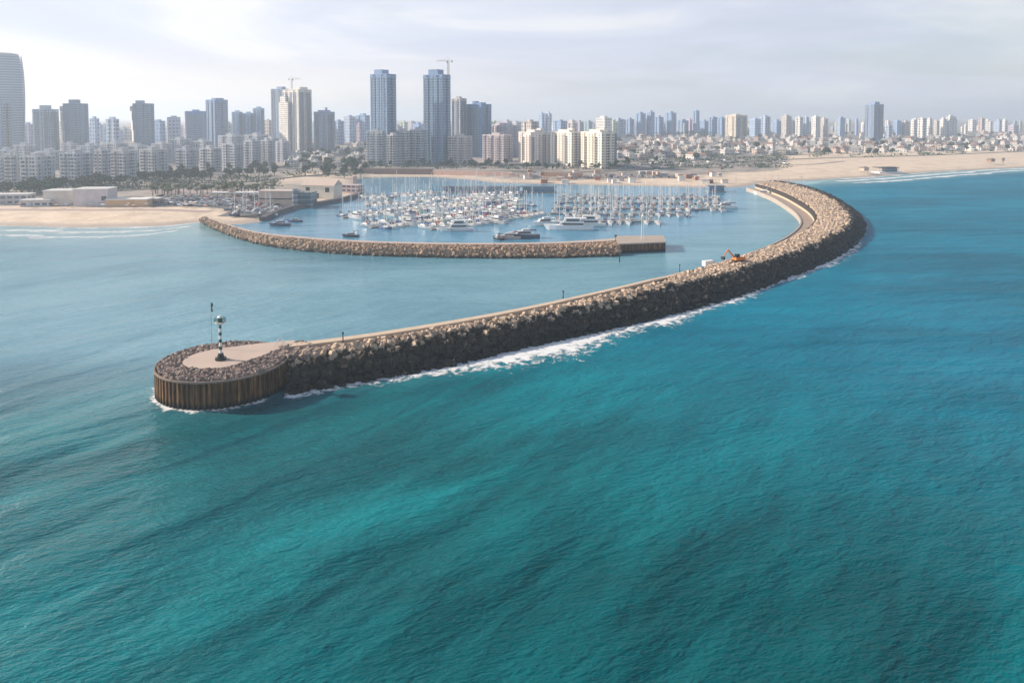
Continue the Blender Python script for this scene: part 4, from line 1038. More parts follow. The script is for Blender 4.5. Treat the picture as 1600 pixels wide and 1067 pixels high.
low(540, 300, 28, 9, 5.5, rad(-18), 'harbour_building', 'low pinkish quayside building with dark shopfronts', 'harbour building', (.55, .42, .40), wmat='facade_wide', roofc=(.5, .42, .42))
for i, (px, py, w) in enumerate([(350, 310, 17), (378, 310, 20), (405, 310, 18)]):
    P, _ = ground(px, py); t = thing('canopy', 'white flat canopy, %s of three over the car park' % ['leftmost', 'middle', 'rightmost'][i], 'canopy', P, rad(-3), 'white canopies over the car park')
    mb = MB(); mb.prism([(-w / 2, -3), (w / 2, -3), (w / 2, 3), (-w / 2, 3)], 4.0, 4.5, .96); part('roof', mb, M['white'], t)
    for x in (-w / 2 + 1, 0, w / 2 - 1):
        for y in (-2.4, 2.4):
            mb = MB(); mb.tube((x, y, -.5), (x, y, 4.0), .12, n=6); part('post', mb, M['steel'], t)
for i, (px, py, w, lb) in enumerate([(752, 301, 62, 'long dark blue floating pavilion at the back of the marina'), (842, 301, 26, 'short dark blue floating pavilion right of the long one'), (1118, 300, 12, 'narrow dark floating pavilion at the right end of the pontoons')]):
    P = W(px, py, 0); t = thing('floating_pavilion', lb, 'pavilion', P, rad(-2))
    mb = MB(); mb.box(-w / 2 - 1, w / 2 + 1, -6, 6, -.5, .7); part('float', mb, M['timber'], t)
    mb = MB(); mb.box(-w / 2, w / 2, -4, 4, .7, 4.6); part('walls', mb, M['glaze_blue'], t)
    mb = MB(); mb.box(-w / 2 - 1, w / 2 + 1, -5.4, 5.4, 4.6, 5.2); part('roof', mb, M['stucco'], t, (.14, .19, .24))
# reddish retaining wall behind the inner pool
for (a, b, ya, yb, hh, lb, cc) in [(560, 676, 271, 273, 5.5, 'long rust brown retaining wall behind the pale inner pool', (.24, .15, .12)), (676, 800, 273, 275, 4, 'pinkish stone retaining wall behind the sand strip', (.50, .33, .27)), (850, 910, 276, 277, 4, 'low orange brown bank wall below the cream blocks', (.46, .27, .18))]:
    A, _ = ground(a, ya); B, _ = ground(b, yb); dd = (B - A); dd.z = 0; n_ = dd.normalized().cross(Vector((0, 0, 1)))
    t = thing('retaining_wall', lb, 'wall', (A + B) / 2, math.atan2(dd.y, dd.x)); Lw = dd.length
    mb = MB(); mb.prism([(-Lw / 2, -1.5), (Lw / 2, -1.5), (Lw / 2, 1.5), (-Lw / 2, 1.5)], -3, hh, 1.0, (0, .8)); part('wall_face', mb, M['stucco'], t, cc)
    mb = MB(); mb.box(-Lw / 2, Lw / 2, -.7 , 2.6, hh, hh + .5); part('coping', mb, M['stucco'], t, (.5, .42, .36))
# quay walls of the basin
qp = [(412, 346), (430, 337), (456, 328), (490, 323), (545, 313), (566, 305), (556, 290), (556, 280)]
mb = MB(); rr = []
pts_ = [W(*p) for p in qp]
for i, p in enumerate(pts_):
    a = pts_[max(0, i - 1)]; b = pts_[min(len(pts_) - 1, i + 1)]; dd = (b - a); dd.z = 0; dd.normalize(); nn = Vector((dd.y, -dd.x, 0))
    rr.append([p + nn * 1 + Vector((0, 0, -3)), p + nn * 1 + Vector((0, 0, 2.6)), p - nn * 2.5 + Vector((0, 0, 2.7)), p - nn * 2.5 + Vector((0, 0, -3))])
mb.loft(rr); q = part('quay_wall', mb, plain('dark_quay_stone', (.11, .10, .11), .9, .3, 0, .3, .3)); tag(q, 'dark stone quay wall along the left side of the marina basin', 'quay wall')

rs = random.Random(61)
for i, (px, py) in enumerate(scatter_px(795, 1135, 44, lambda x: (271, 287), 6, 62)):
    P, _ = ground(px, py); w = rs.uniform(3, 7); d = rs.uniform(3, 5); h = rs.uniform(2.6, 4); c_, n_ = rs.choice([((.72, .70, .67), 'white'), ((.55, .40, .32), 'pinkish'), ((.35, .16, .09), 'rusty'), ((.3, .32, .35), 'grey')])
    t = thing('quay_shed', 'small %s shed among the clutter on the quay behind the pontoons' % n_, 'shed', P, rs.uniform(-.4, .4), n_ + ' quay sheds')
    mb = MB(); mb.box(-w / 2, w / 2, -d / 2, d / 2, -1, h); part('walls', mb, M['stucco'], t, c_)
    mb = MB(); mb.prism([(-w / 2 - .3, -d / 2 - .3), (w / 2 + .3, -d / 2 - .3), (w / 2 + .3, d / 2 + .3), (-w / 2 - .3, d / 2 + .3)], h, h + .5, .85); part('roof', mb, M['tile'], t, rs.choice([(.6, .58, .55), (.30, .27, .26), (.45, .30, .24)]))
for i, (px, py) in enumerate(scatter_px(20, 330, 26, lambda x: (321, 327), 7, 63)):
    P, _ = ground(px, py); c_, n_ = rs.choice([((.75, .73, .70), 'white'), ((.30, .36, .5), 'blue'), ((.6, .35, .25), 'terracotta')])
    t = thing('beach_umbrella', 'small %s sunshade on the promenade behind the left beach' % n_, 'sunshade', P, 0, n_ + ' sunshades on the promenade')
    mb = MB(); mb.tube((0, 0, -.2), (0, 0, 2.6), .06, n=5); part('pole', mb, M['steel'], t)
    mb = MB(); mb.disc((0, 0), 1.7, 2.3, 2.9, 8, .1); part('canopy', mb, M['canvas'], t, c_)
# roads and parking
def ribbon(name, pts, w, z, mat):
    pts = [ground(*p)[0] for p in pts]; pts = catmull(pts, 10)
    mb = MB(); rr = []
    for i, p in enumerate(pts):
        a = pts[max(0, i - 1)]; b = pts[min(len(pts) - 1, i + 1)]; dd = (b - a); dd.z = 0; dd.normalize(); nn = Vector((-dd.y, dd.x, 0)) * w / 2
        row = []
        for s in (1, .33, -.33, -1):
            q = p + nn * s; zz, _ = gz([(q.x, q.y)]); row.append((q.x, q.y, float(zz[0]) + z))
        rr.append(row)
    mb.loft(rr, closed=False, cap=False); struct(name, mb.mesh(name, mat))
ribbon('promenade_path', [(-40, 328), (60, 328), (160, 328), (250, 328), (330, 331)], 7, .10, plain('pink_paving', (.42, .31, .28), .9, .3, 0, .12, .2))
ribbon('shore_road', [(-40, 305), (60, 305), (160, 300), (280, 293), (400, 283), (520, 272), (570, 268)], 11, .12, M['asphalt'])
ribbon('harbour_road', [(690, 266), (800, 268), (900, 269), (1000, 266), (1100, 258), (1180, 252), (1300, 247), (1450, 243), (1600, 237)], 11, .12, M['asphalt'])
ribbon('car_park', [(262, 318), (300, 317), (350, 318), (400, 322), (425, 327)], 46, .08, plain('car_park_asphalt', (.13, .12, .125), .9, .3, 0, .2, .15))
ribbon('plaza', [(225, 299), (300, 299), (380, 299), (440, 298)], 30, .06, plain('pinkish_plaza', (.36, .29, .27), .9, .3, 0, .3, .12))
ribbon('boat_yard', [(352, 334), (385, 335), (412, 336)], 22, .07, plain('boat_yard_asphalt', (.15, .14, .145), .9, .3, 0, .25, .15))
ribbon('town_road', [(960, 252), (1060, 249), (1180, 245), (1300, 240)], 9, .12, M['asphalt'])
ribbon('town_road', [(960, 262), (1030, 256), (1120, 256), (1250, 258), (1320, 252)], 8, .14, plain('sandy_road', (.30, .26, .25), .9, .3, 0, .2, .2))
ribbon('car_park', [(880, 278), (980, 277), (1060, 277)], 26, .08, plain('worn_asphalt', (.24, .19, .17), .9, .3, 0, .2, .15))

# ================================================================== trees
def crown_mesh(name, seed, rw, rh, n, leaf):
    r = random.Random(seed); mb = MB(); lobes = [(Vector((r.uniform(-.5, .5) * rw, r.uniform(-.5, .5) * rw, r.uniform(-.35, .5) * rh)), r.uniform(.35, .62)) for _ in range(7)]
    for _ in range(n):
        c, q = lobes[r.randrange(7)]
        while True:
            p = Vector((r.uniform(-1, 1), r.uniform(-1, 1), r.uniform(-1, 1)))
            if .35 < p.length < 1: break
        p = c + Vector((p.x * rw * q, p.y * rw * q, p.z * rh * q)); s = leaf * r.uniform(.6, 1.4)
        a = Vector((r.uniform(-1, 1), r.uniform(-1, 1), r.uniform(-.4, 1))).normalized(); b = a.orthogonal().normalized(); c2 = a.cross(b)
        mb.add([p + b * s, p + c2 * s * .8, p - b * s, p - c2 * s * .8], [(0, 1, 2, 3)])
    return mb.mesh(name, M['leaf'])
CROWN = [crown_mesh('crown', 40 + i, 3.2, 2.8, 240, .75) for i in range(6)]
TRUNK = []
for i in range(3):
    r = random.Random(70 + i); mb = MB(); mb.tube((0, 0, -1), (r.uniform(-.2, .2), 0, 3.2), .32, .22, 7)
    for k in range(4):
        a = k * 1.6 + r.random(); mb.tube((0, 0, 2.4 + .2 * k), (1.6 * math.cos(a), 1.6 * math.sin(a), 5 + r.random()), .16, .06, 5)
    TRUNK.append(mb.mesh('trunk', M['bark']))
def tree(px, py, s, label, grp):
    P, _ = ground(px, py)
    t = thing('tree', label, 'tree', P, R.uniform(0, 6.3), grp, s)
    ob('trunk', TRUNK[R.randrange(3)], t); o = ob('crown', CROWN[R.randrange(6)], t, (0, 0, 5.2))
    o.scale = (R.uniform(.9, 1.2), R.uniform(.9, 1.2), R.uniform(.8, 1.25))
for px, py in scatter_px(-8, 432, 72, lambda x: (303 - x * .068, 308 - x * .072) if x < 130 else (288 - (x - 130) * .055, 297 - (x - 130) * .07), 3.2, 31):
    tree(px, py, R.uniform(.85, 1.5), 'dark green tree in the belt at the foot of the left waterfront blocks', 'trees below the left waterfront blocks')
for px, py in scatter_px(-5, 440, 22, lambda x: (276 - x * .03, 282 - x * .03), 5, 33):
    tree(px, py, R.uniform(.9, 1.4), 'dark tree growing between the two rows of waterfront blocks', 'trees between the waterfront blocks')
for px, py in scatter_px(440, 572, 66, lambda x: (223, 279), 4, 34):
    tree(px, py, R.uniform(.9, 1.6), 'green tree among the low quarter below the cream stepped tower', 'trees below the cream tower')
for px, py in scatter_px(572, 800, 28, lambda x: (259, 263), 4, 35):
    tree(px, py, R.uniform(.7, 1.3), 'dark tree in the row at the foot of the two tallest towers', 'trees below the tallest towers')
for px, py in scatter_px(800, 965, 20, lambda x: (260, 266), 4, 36):
    tree(px, py, R.uniform(.7, 1.1), 'small tree between and before the three cream blocks', 'trees by the cream blocks')
for px, py in scatter_px(962, 1600, 88, lambda x: (211, 257 - max(0, x - 1000) * .035), 4, 37):
    tree(px, py, R.uniform(.9, 1.6), 'dark tree among the low houses of the seaside district', 'trees among the seaside houses')
# palms
def palm_parts(seed):
    r = random.Random(seed); a = MB(); a.tube((0, 0, -1), (r.uniform(-.3, .3), r.uniform(-.3, .3), 6.5), .3, .2, 7); b = MB()
    for i in range(18):
        an = i * 2.4; up = r.uniform(-.2, 1.0); pts = []
        for j in range(5):
            q = j / 4; pts.append(Vector((math.cos(an) * 2.6 * q, math.sin(an) * 2.6 * q, 6.5 + up * 1.6 * q - 2.2 * q * q)))
        sd = Vector((-math.sin(an), math.cos(an), 0))
        wv = [.12, .5, .55, .4, .05]
        b.loft([[p - sd * w_ + Vector((0, 0, -.25 * w_)), p + Vector((0, 0, .1)), p + sd * w_ + Vector((0, 0, -.25 * w_))] for p, w_ in zip(pts, wv)], closed=False, cap=False)
    return a.mesh('trunk', M['bark']), b.mesh('crown', M['palm'])
PALMS = [palm_parts(i) for i in range(4)]
for px, py in scatter_px(232, 432, 58, lambda x: (299, 308), 2.6, 41):
    P, _ = ground(px, py); t = thing('palm_tree', 'brownish green palm in the grove beside the car park', 'palm tree', P, R.uniform(0, 6), 'palms beside the car park', R.uniform(.8, 1.35))
    a, b = PALMS[R.randrange(4)]; ob('trunk', a, t); ob('crown', b, t)
# far wood behind the low houses
mb = MB(); r = random.Random(9)
for i in range(2600):
    px = 1030 + r.random() * 190; py = 211 + r.random() * 2.0
    if i % 13 == 0: base, _ = ground(px, py)
    p = base + Vector((r.uniform(-12, 12), r.uniform(-12, 12), r.uniform(1, 11))); s = r.uniform(.9, 2.2)
    a = Vector((r.uniform(-1, 1), r.uniform(-1, 1), r.uniform(-.4, 1))).normalized(); b = a.orthogonal().normalized(); c2 = a.cross(b)
    mb.add([p + b * s, p + c2 * s, p - b * s, p - c2 * s], [(0, 1, 2, 3)])
o = part('woodland', mb, M['leaf']); o['kind'] = 'stuff'
mb = MB()
for px, py in scatter_px(958, 1604, 330, lambda x: (211, 258 - max(0, x - 1000) * .033), 2.6, 77):
    base, _ = ground(px, py); rr_ = r.uniform(3, 7)
    for _ in range(26):
        p = base + Vector((r.gauss(0, 1) * rr_, r.gauss(0, 1) * rr_ * .6, r.uniform(0, 3.2))); s = r.uniform(.6, 1.3)
        a = Vector((r.uniform(-1, 1), r.uniform(-1, 1), r.uniform(-.4, 1))).normalized(); b = a.orthogonal().normalized(); c2 = a.cross(b)
        mb.add([p + b * s, p + c2 * s, p - b * s, p - c2 * s], [(0, 1, 2, 3)])
for px, py in scatter_px(-5, 440, 170, lambda x: (284, 300) if x < 200 else (276, 297), 3, 78) + scatter_px(440, 575, 90, lambda x: (226, 276), 4, 79) + scatter_px(962, 1230, 150, lambda x: (236, 264), 3, 82) + scatter_px(575, 962, 80, lambda x: (258, 265), 3, 80):
    base, _ = ground(px, py); rr_ = r.uniform(2, 4)
    for _ in range(20):
        p = base + Vector((r.gauss(0, 1) * rr_, r.gauss(0, 1) * rr_ * .6, r.uniform(0, 2.6))); s = r.uniform(.5, 1.0)
        a = Vector((r.uniform(-1, 1), r.uniform(-1, 1), r.uniform(-.4, 1))).normalized(); b = a.orthogonal().normalized(); c2 = a.cross(b)
        mb.add([p + b * s, p + c2 * s, p - b * s, p - c2 * s], [(0, 1, 2, 3)])
o = part('shrubbery', mb, M['leaf']); o['kind'] = 'stuff'

# ================================================================== cars, lamps
CC = [((.75, .75, .75), 'white'), ((.45, .46, .48), 'silver'), ((.04, .04, .05), 'black'), ((.12, .15, .25), 'blue'), ((.35, .05, .04), 'red'), ((.2, .2, .21), 'grey')]
for px, py in scatter_px(246, 436, 190, lambda x: (308, 323 + max(0, x - 350) * .12), 2.6, 51):
    c_, n_ = CC[R.choices(range(6), (5, 4, 3, 1, 1, 3))[0]]
    P, _ = ground(px, py); o = ob('parked_car', CARS[R.choices((0, 1, 2), (5, 4, 1))[0]], None, P + Vector((0, 0, .1)), rad(R.choice((80, 82, 260, -10))), c_)
    tag(o, 'small %s car in the crowded car park above the inner breakwater root' % n_, 'car', n_ + ' cars in the crowded car park')
for px, py in scatter_px(866, 1075, 60, lambda x: (275.5, 279), 3.5, 52):
    c_, n_ = CC[R.choices(range(6), (5, 4, 3, 1, 1, 3))[0]]
    P, _ = ground(px, py); o = ob('parked_car', CARS[R.choices((0, 1, 2), (5, 4, 1))[0]], None, P + Vector((0, 0, .1)), rad(R.choice((88, 92, 268))), c_)
    tag(o, 'small %s car parked on the dusty quay behind the pontoons' % n_, 'car', n_ + ' cars on the dusty quay')
for px, py in scatter_px(965, 1230, 80, lambda x: (246, 266), 3, 53):
    c_, n_ = CC[R.choices(range(6), (5, 4, 3, 1, 1, 3))[0]]
    P, _ = ground(px, py); o = ob('parked_car', CARS[R.choices((0, 1, 2), (4, 4, 3))[0]], None, P + Vector((0, 0, .1)), R.uniform(0, 3), c_)
    tag(o, 'small %s car on the dirt lots between the cream blocks and the seaside houses' % n_, 'car', n_ + ' cars on the dirt lots')
mb = MB(); mb.tube((0, 0, 0), (0, 0, 9), .13, .08, 6); LP = mb.mesh('pole', M['steel'])
mb = MB(); mb.tube((-.9, 0, 9), (.9, 0, 9), .06, n=5); mb.box(-1.4, -.8, -.15, .15, 8.9, 9.08); mb.box(.8, 1.4, -.15, .15, 8.9, 9.08); LA = mb.mesh('lamp_head', M['steel'])
for i, (px, py) in enumerate([(1196, 288), (1216, 290), (1232, 292), (1206, 284), (1252, 296), (1150, 288), (1100, 288), (1050, 286), (1000, 284), (940, 283), (880, 283), (820, 281), (770, 279),
                              (240, 318), (275, 314), (310, 313), (345, 312), (385, 312), (420, 312), (460, 306), (520, 300)]):
    P, _ = ground(px, py); where = 'at the outer breakwater root' if px > 1180 else 'on the quay behind the pontoons' if px > 700 else 'around the left car park'
    t = thing('street_lamp', 'tall thin double-armed lamp post ' + where, 'street lamp', P, R.uniform(0, 3), 'lamp posts ' + where, 1.25 if px > 1180 else 1.0)
    ob('pole', LP, t); ob('lamp_head', LA, t)
# beach sculpture-like shelters on the right sand
for i, (px, py, lb) in enumerate([(1350, 272, 'small pale lifeguard hut on stilts left of the beach cafe'), (1548, 257, 'brown lifeguard hut on the far right sand'), (1567, 256, 'dark thin lifeguard post on the far right sand')]):
    P, _ = ground(px, py); t = thing('lifeguard_hut', lb, 'lifeguard hut', P, rad(20)); s = 3.2 if i < 2 else 1.2
    for a, b in ((-1, -1), (1, -1), (1, 1), (-1, 1)):
        mb = MB(); mb.tube((a * s * .7, b * s * .7, -.5), (a * s * .6, b * s * .6, 3.5), .2, n=5); part('leg', mb, M['timber'], t)
    mb = MB(); mb.box(-s, s, -s, s, 3.5, 6.5); part('cabin', mb, M['stucco'], t, [(.55, .45, .38), (.34, .22, .16), (.2, .17, .16)][i])
    mb = MB(); mb.prism([(-s * 1.3, -s * 1.3), (s * 1.3, -s * 1.3), (s * 1.3, s * 1.3), (-s * 1.3, s * 1.3)], 6.5, 7.8, .3); part('roof', mb, M['tile'], t, (.3, .25, .23))
P, _ = ground(1385, 270); t = thing('beach_cafe', 'dark beach cafe with flat shade roof and white terrace on the right sand', 'beach cafe', P, rad(12))
mb = MB(); mb.box(-14, 14, -7, 7, -1, 1.2); part('terrace', mb, M['white'], t)
mb = MB(); mb.box(-2, 11, -3, 5, 1.2, 5.5); part('walls', mb, M['glaze_grey'], t)
mb = MB(); mb.box(-13, 12, -5, 6, 5.5, 6.0); part('shade_roof', mb, M['black'], t)
for x in (-12, -7, 11):
    mb = MB(); mb.tube((x, -4.5, 1.2), (x, -4.5, 5.5), .15, n=6); part('post', mb, M['timber'], t)

# ================================================================== boats
def hull_mesh(L, B, fb, name, sheer=.25):
    mb = MB(); secs = []
    for i in range(9):
        q = i / 8; x = -L / 2 + L * q
        hw = B / 2 * (.86 + .14 * math.sin(PI * min(1, q * 1.6))) if q < .55 else B / 2 * max(.02, (1 - ((q - .55) / .45) ** 2.1))
        zd = fb * (1 + sheer * max(0, q - .3) / .7); xk = x - (L * .07 if q == 1 else 0)
        secs.append([(x, -hw, zd), (xk, -hw * .82, .1), (xk, -hw * .3, -.5), (xk, hw * .3, -.5), (xk, hw * .82, .1), (x, hw, zd), (x, hw * .92, zd - .02), (x, -hw * .92, zd - .02)])
    mb.loft(secs); return mb.mesh(name, M['gel'])
def cab(x0, x1, w0, w1, z0, z1, rake=.5):
    mb = MB(); mb.add([(x0, -w0, z0), (x1, -w0 * .75, z0), (x1, w0 * .75, z0), (x0, w0, z0), (x0 + rake * .3, -w1, z1), (x1 - rake * 2, -w1 * .7, z1), (x1 - rake * 2, w1 * .7, z1), (x0 + rake * .3, w1, z1)],
                      [(3, 2, 1, 0), (4, 5, 6, 7), (0, 1, 5, 4), (1, 2, 6, 5), (2, 3, 7, 6), (3, 0, 4, 7)]); return mb
SAIL = []
for L in (9.5, 11.5, 13.5):
    B = L * .31; fb = L * .10
    mb = MB(); mb.tube((L * .06, 0, fb), (L * .06, 0, L * 1.45), .16, .12, 6)
    for z in (.62, .95): mb.tube((L * .06, -B * .3, L * z), (L * .06, B * .3, L * z), .05, n=4)
    mb.tube((L * .48, 0, fb * 1.3), (L * .06, 0, L * 1.42), .035, n=4); mb.tube((-L * .49, 0, fb), (L * .06, 0, L * 1.43), .035, n=4)
    mb2 = MB(); mb2.tube((L * .05, 0, fb + 1.7), (-L * .36, 0, fb + 1.75), .26, .16, 7)
    mb3 = cab(-L * .12, L * .26, B * .34, B * .28, fb, fb + .75, .3)
    mb4 = MB(); mb4.loft([[(x, -B * .33, fb + .7), (x, -B * .3, fb + 1.8), (x, B * .3, fb + 1.8), (x, B * .33, fb + .7), (x, B * .31, fb + .75), (x, B * .28, fb + 1.7), (x, -B * .28, fb + 1.7), (x, -B * .31, fb + .75)] for x in (-L * .16, -L * .06)])
    SAIL.append((L, hull_mesh(L, B, fb, 'hull'), mb3.mesh('cabin', M['gel']), mb.mesh('mast', M['alloy']), mb2.mesh('sail_cover', M['canvas']), mb4.mesh('spray_hood', M['canvas'])))
MOTOR = []
for L in (8.0, 11.0, 14.5):
    B = L * .33; fb = L * .12
    a = cab(-L * .22, L * .24, B * .4, B * .34, fb, fb + L * .11, .6)
    b = MB(); b.add([(-L * .2, -B * .405, fb + L * .045), (L * .17, -B * .33, fb + L * .045), (L * .17, B * .33, fb + L * .045), (-L * .2, B * .405, fb + L * .045), (-L * .2, -B * .39, fb + L * .09), (L * .14, -B * .30, fb + L * .09), (L * .14, B * .30, fb + L * .09), (-L * .2, B * .39, fb + L * .09)],
                    [(3, 2, 1, 0), (4, 5, 6, 7), (0, 1, 5, 4), (1, 2, 6, 5), (2, 3, 7, 6), (3, 0, 4, 7)])
    c = cab(-L * .2, L * .06, B * .33, B * .28, fb + L * .11 + .02, fb + L * .165, .3)
    d = MB()
    for s in (-1, 1): d.tube((-L * .14, s * B * .3, fb + L * .16), (-L * .2, s * B * .26, fb + L * .26), .1, n=5)
    d.tube((-L * .2, -B * .27, fb + L * .26), (-L * .2, B * .27, fb + L * .26), .11, n=5)
    e = MB(); e.box(-L * .42, -L * .2, -B * .36, B * .36, fb + 1.75, fb + 1.85)
    for s in (-1, 1):
        e.tube((-L * .41, s * B * .34, fb - .1), (-L * .41, s * B * .34, fb + 1.75), .05, n=4)
    MOTOR.append((L, hull_mesh(L, B, fb, 'hull', .35), a.mesh('cabin', M['gel']), b.mesh('windscreen', M['dark_glass']), c.mesh('flybridge', M['gel']), d.mesh('radar_arch', M['gel']), e.mesh('awning', M['canvas'])))
COV = [((.06, .10, .25), 'blue'), ((.65, .62, .55), 'cream'), ((.05, .05, .06), 'black'), ((.10, .22, .18), 'green'), ((.30, .06, .06), 'red'), ((.28, .29, .31), 'grey')]
def boat(P, rz, kind, size, hullc, cov, label, grp, s):
    if kind == 'sail':
        L, h, c, m, sc_, hd = SAIL[size]; t = thing('sailing_yacht', label, 'sailing yacht', P, rz, grp, s)
        ob('hull', h, t, color=hullc); ob('cabin', c, t, color=(.55, .54, .54)); ob('mast', m, t); ob('sail_cover', sc_, t, color=cov); ob('spray_hood', hd, t, color=cov)
    else:
        L, h, a, b, c, d, e = MOTOR[size]; t = thing('motor_cruiser', label, 'motor boat', P, rz, grp, s)
        ob('hull', h, t, color=hullc); ca = ob('cabin', a, t, color=(.55, .55, .55)); ob('windscreen', b, ca); fb_ = ob('flybridge', c, ca, color=(.52, .52, .53)); ob('radar_arch', d, t, color=(.7, .7, .7)); ob('awning', e, t, color=cov)
    return t
# pontoons
PON = [((672, 360), (838, 333), 'front pontoon on the left'), ((578, 357), (822, 321), 'second pontoon on the left'), ((535, 341), (806, 311), 'third pontoon on the left'), ((572, 322), (802, 304), 'fourth pontoon on the left'), ((566, 311), (690, 302), 'rear pontoon on the left'),
       ((862, 347), (1030, 347), 'front pontoon on the right'), ((856, 335), (1075, 336), 'second pontoon on the right'), ((862, 326), (1128, 328), 'third pontoon on the right'), ((866, 317), (1128, 319), 'fourth pontoon on the right'), ((872, 309), (1124, 311), 'rear pontoon on the right')]
NB = 0
for a, b, nm in PON:
    A = W(*a); B = W(*b); dd = B - A; Lp = dd.length; u = dd.normalized(); n_ = Vector((u.y, -u.x, 0))   # n_ towards the camera
    rz = math.atan2(u.y, u.x)
    t = thing('pontoon', 'long grey floating %s of the marina' % nm, 'pontoon', (A + B) / 2, rz)
    mb = MB(); mb.box(-Lp / 2, Lp / 2, -1.2, 1.2, .1, .75); part('deck', mb, M['timber'], t)
    mb = MB(); x = -Lp / 2 + 4
    while x < Lp / 2: mb.box(x - 1.4, x + 1.4, -1.1, 1.1, -.5, .1); x += 6
    part('floats', mb, M['black'], t)
    x = -Lp / 2 + 6
    while x < Lp / 2 - 2:
        mb = MB(); mb.tube((x, 1.5, -5), (x, 1.5, 2.6), .2, n=6); part('pile', mb, M['steel'], t); x += 22
    for side in (1, -1):
        x = 2.5; k = 0; right = 'right' in nm
        while x < Lp - 2:
            sail = R.random() < (.55 if not right else .45)
            size = R.choices((0, 1, 2), (7, 3, 0) if right else (5, 4, 1))[0]
            L = (SAIL if sail else MOTOR)[size][0]; Bm = L * .33
            if R.random() < .93:
                pos = A + u * (x + Bm / 2) + n_ * side * (1.6 + L / 2 + R.uniform(0, .6)); s = R.uniform(.92, 1.08)
                hd = math.atan2(n_.y * side, n_.x * side) + (PI if R.random() < .35 else 0) + R.uniform(-.04, .04)
                hc, hn = R.choices([((.54, .54, .55), 'white'), ((.05, .08, .18), 'navy'), ((.55, .50, .43), 'cream'), ((.35, .37, .40), 'grey')], (9, 2, 2, 2))[0]
                cv, cn = R.choice(COV)
                lab = '%s %s, %s covers, %s boat %s %s' % (hn, 'sailing yacht' if sail else 'motor boat', cn, ordw(k), 'before the' if side > 0 else 'behind the', nm)
                boat(pos, hd, 'sail' if sail else 'motor', size, hc, cv, lab, 'boats moored at the ' + nm, s); k += 1; NB += 1
            x += Bm + R.uniform(1.5, 3.4)
print('boats', NB)
for i, (px, py) in enumerate(scatter_px(352, 428, 22, lambda x: (329, 340), 6, 91)):
    P, _ = ground(px, py); P.z += .9; size = R.choice((0, 0, 1))
    boat(P, R.uniform(0, 6.3), R.choice(('sail', 'motor')), size, R.choice(((.6, .6, .6), (.08, .10, .16), (.4, .38, .36))), R.choice(COV)[0], 'boat laid up ashore in the yard at the inner breakwater root', 'boats laid up in the yard', .9)
# big yachts and strays
def superyacht(px, py, L, rz, label):
    B = L * .2; fb = L * .075; P = W(px, py); t = thing('motor_yacht', label, 'yacht', P, rz)
    ob('hull', hull_mesh(L, B, fb, 'hull', .5), t, color=(.80, .80, .79))
    part('main_deckhouse', cab(-L * .32, L * .2, B * .42, B * .38, fb, fb + 2.3, .7), M['gel'], t, (.8, .8, .79))
    part('upper_deckhouse', cab(-L * .24, L * .1, B * .36, B * .3, fb + 2.35, fb + 4.3, .7), M['gel'], t, (.8, .8, .79))
    mb = MB(); mb.box(-L * .3, L * .12, -B * .43, B * .43, fb + .9, fb + 1.7); part('window_band', mb, M['dark_glass'], t)
    mb = MB(); mb.box(-L * .22, L * .04, -B * .37, B * .37, fb + 2.9, fb + 3.7); part('window_band', mb, M['dark_glass'], t)
    mb = MB(); mb.box(-L * .36, L * .06, -B * .42, B * .42, fb + 4.3, fb + 4.5); part('hardtop', mb, M['gel'], t, (.8, .8, .79))
    mb = MB(); mb.tube((-L * .12, 0, fb + 4.5), (-L * .14, 0, fb + 7.2), .16, .08, 6); mb.tube((-L * .14, -1, fb + 6.2), (-L * .14, 1, fb + 6.2), .12, n=5); part('radar_mast', mb, M['gel'], t, (.8, .8, .8))
superyacht(888, 359, 27, rad(176), 'largest white motor yacht with dark window bands lying across the front right pontoon')
superyacht(914, 354, 23, rad(178), 'white motor yacht just behind the largest one')
superyacht(712, 361, 19, rad(186), 'white motor yacht alone at the head of the front left pontoon')
for i, (px, py, rz, kind, sz, hc, cv, lb) in enumerate([
    (850, 352, 200, 'motor', 2, (.78, .78, .77), COV[1][0], 'white motor cruiser at the left bow of the largest yacht'),
    (818, 372, 190, 'motor', 2, (.10, .12, .16), COV[2][0], 'dark hulled motor boat tied to the inner breakwater'),
    (795, 373, 175, 'motor', 1, (.55, .40, .36), COV[4][0], 'pinkish motor boat left of the dark one at the inner breakwater'),
    (777, 374, 120, 'motor', 0, (.03, .03, .03), COV[2][0], 'small black boat at the inner breakwater wall'),
    (548, 370, 180, 'motor', 0, (.05, .05, .06), COV[5][0], 'small dark boat lying by the inner breakwater, left stretch'),
    (461, 347, 185, 'motor', 0, (.12, .14, .22), COV[0][0], 'small blue boat drifting alone in the left basin'),
    (435, 331, 200, 'motor', 0, (.05, .06, .10), COV[0][0], 'small navy boat at the left quay steps'),
    (437, 353, 185, 'motor', 1, (.08, .09, .14), COV[0][0], 'dark blue boat at the rocky inner corner of the basin'),
    (1133, 326, 175, 'motor', 2, (.78, .78, .77), COV[2][0], 'white cruiser with black awning at the right tip of the pontoons'),
    (1193, 305, 150, 'motor', 2, (.8, .8, .8), COV[1][0], 'white boat at the outer breakwater root beside the work boat')]):
    boat(W(px, py), rad(rz), kind, sz, hc, cv, lb, None, 1.1)
P = W(1210, 308); t = thing('work_boat', 'dark green work boat with wheelhouse and mast at the breakwater root', 'work boat', P, rad(160))
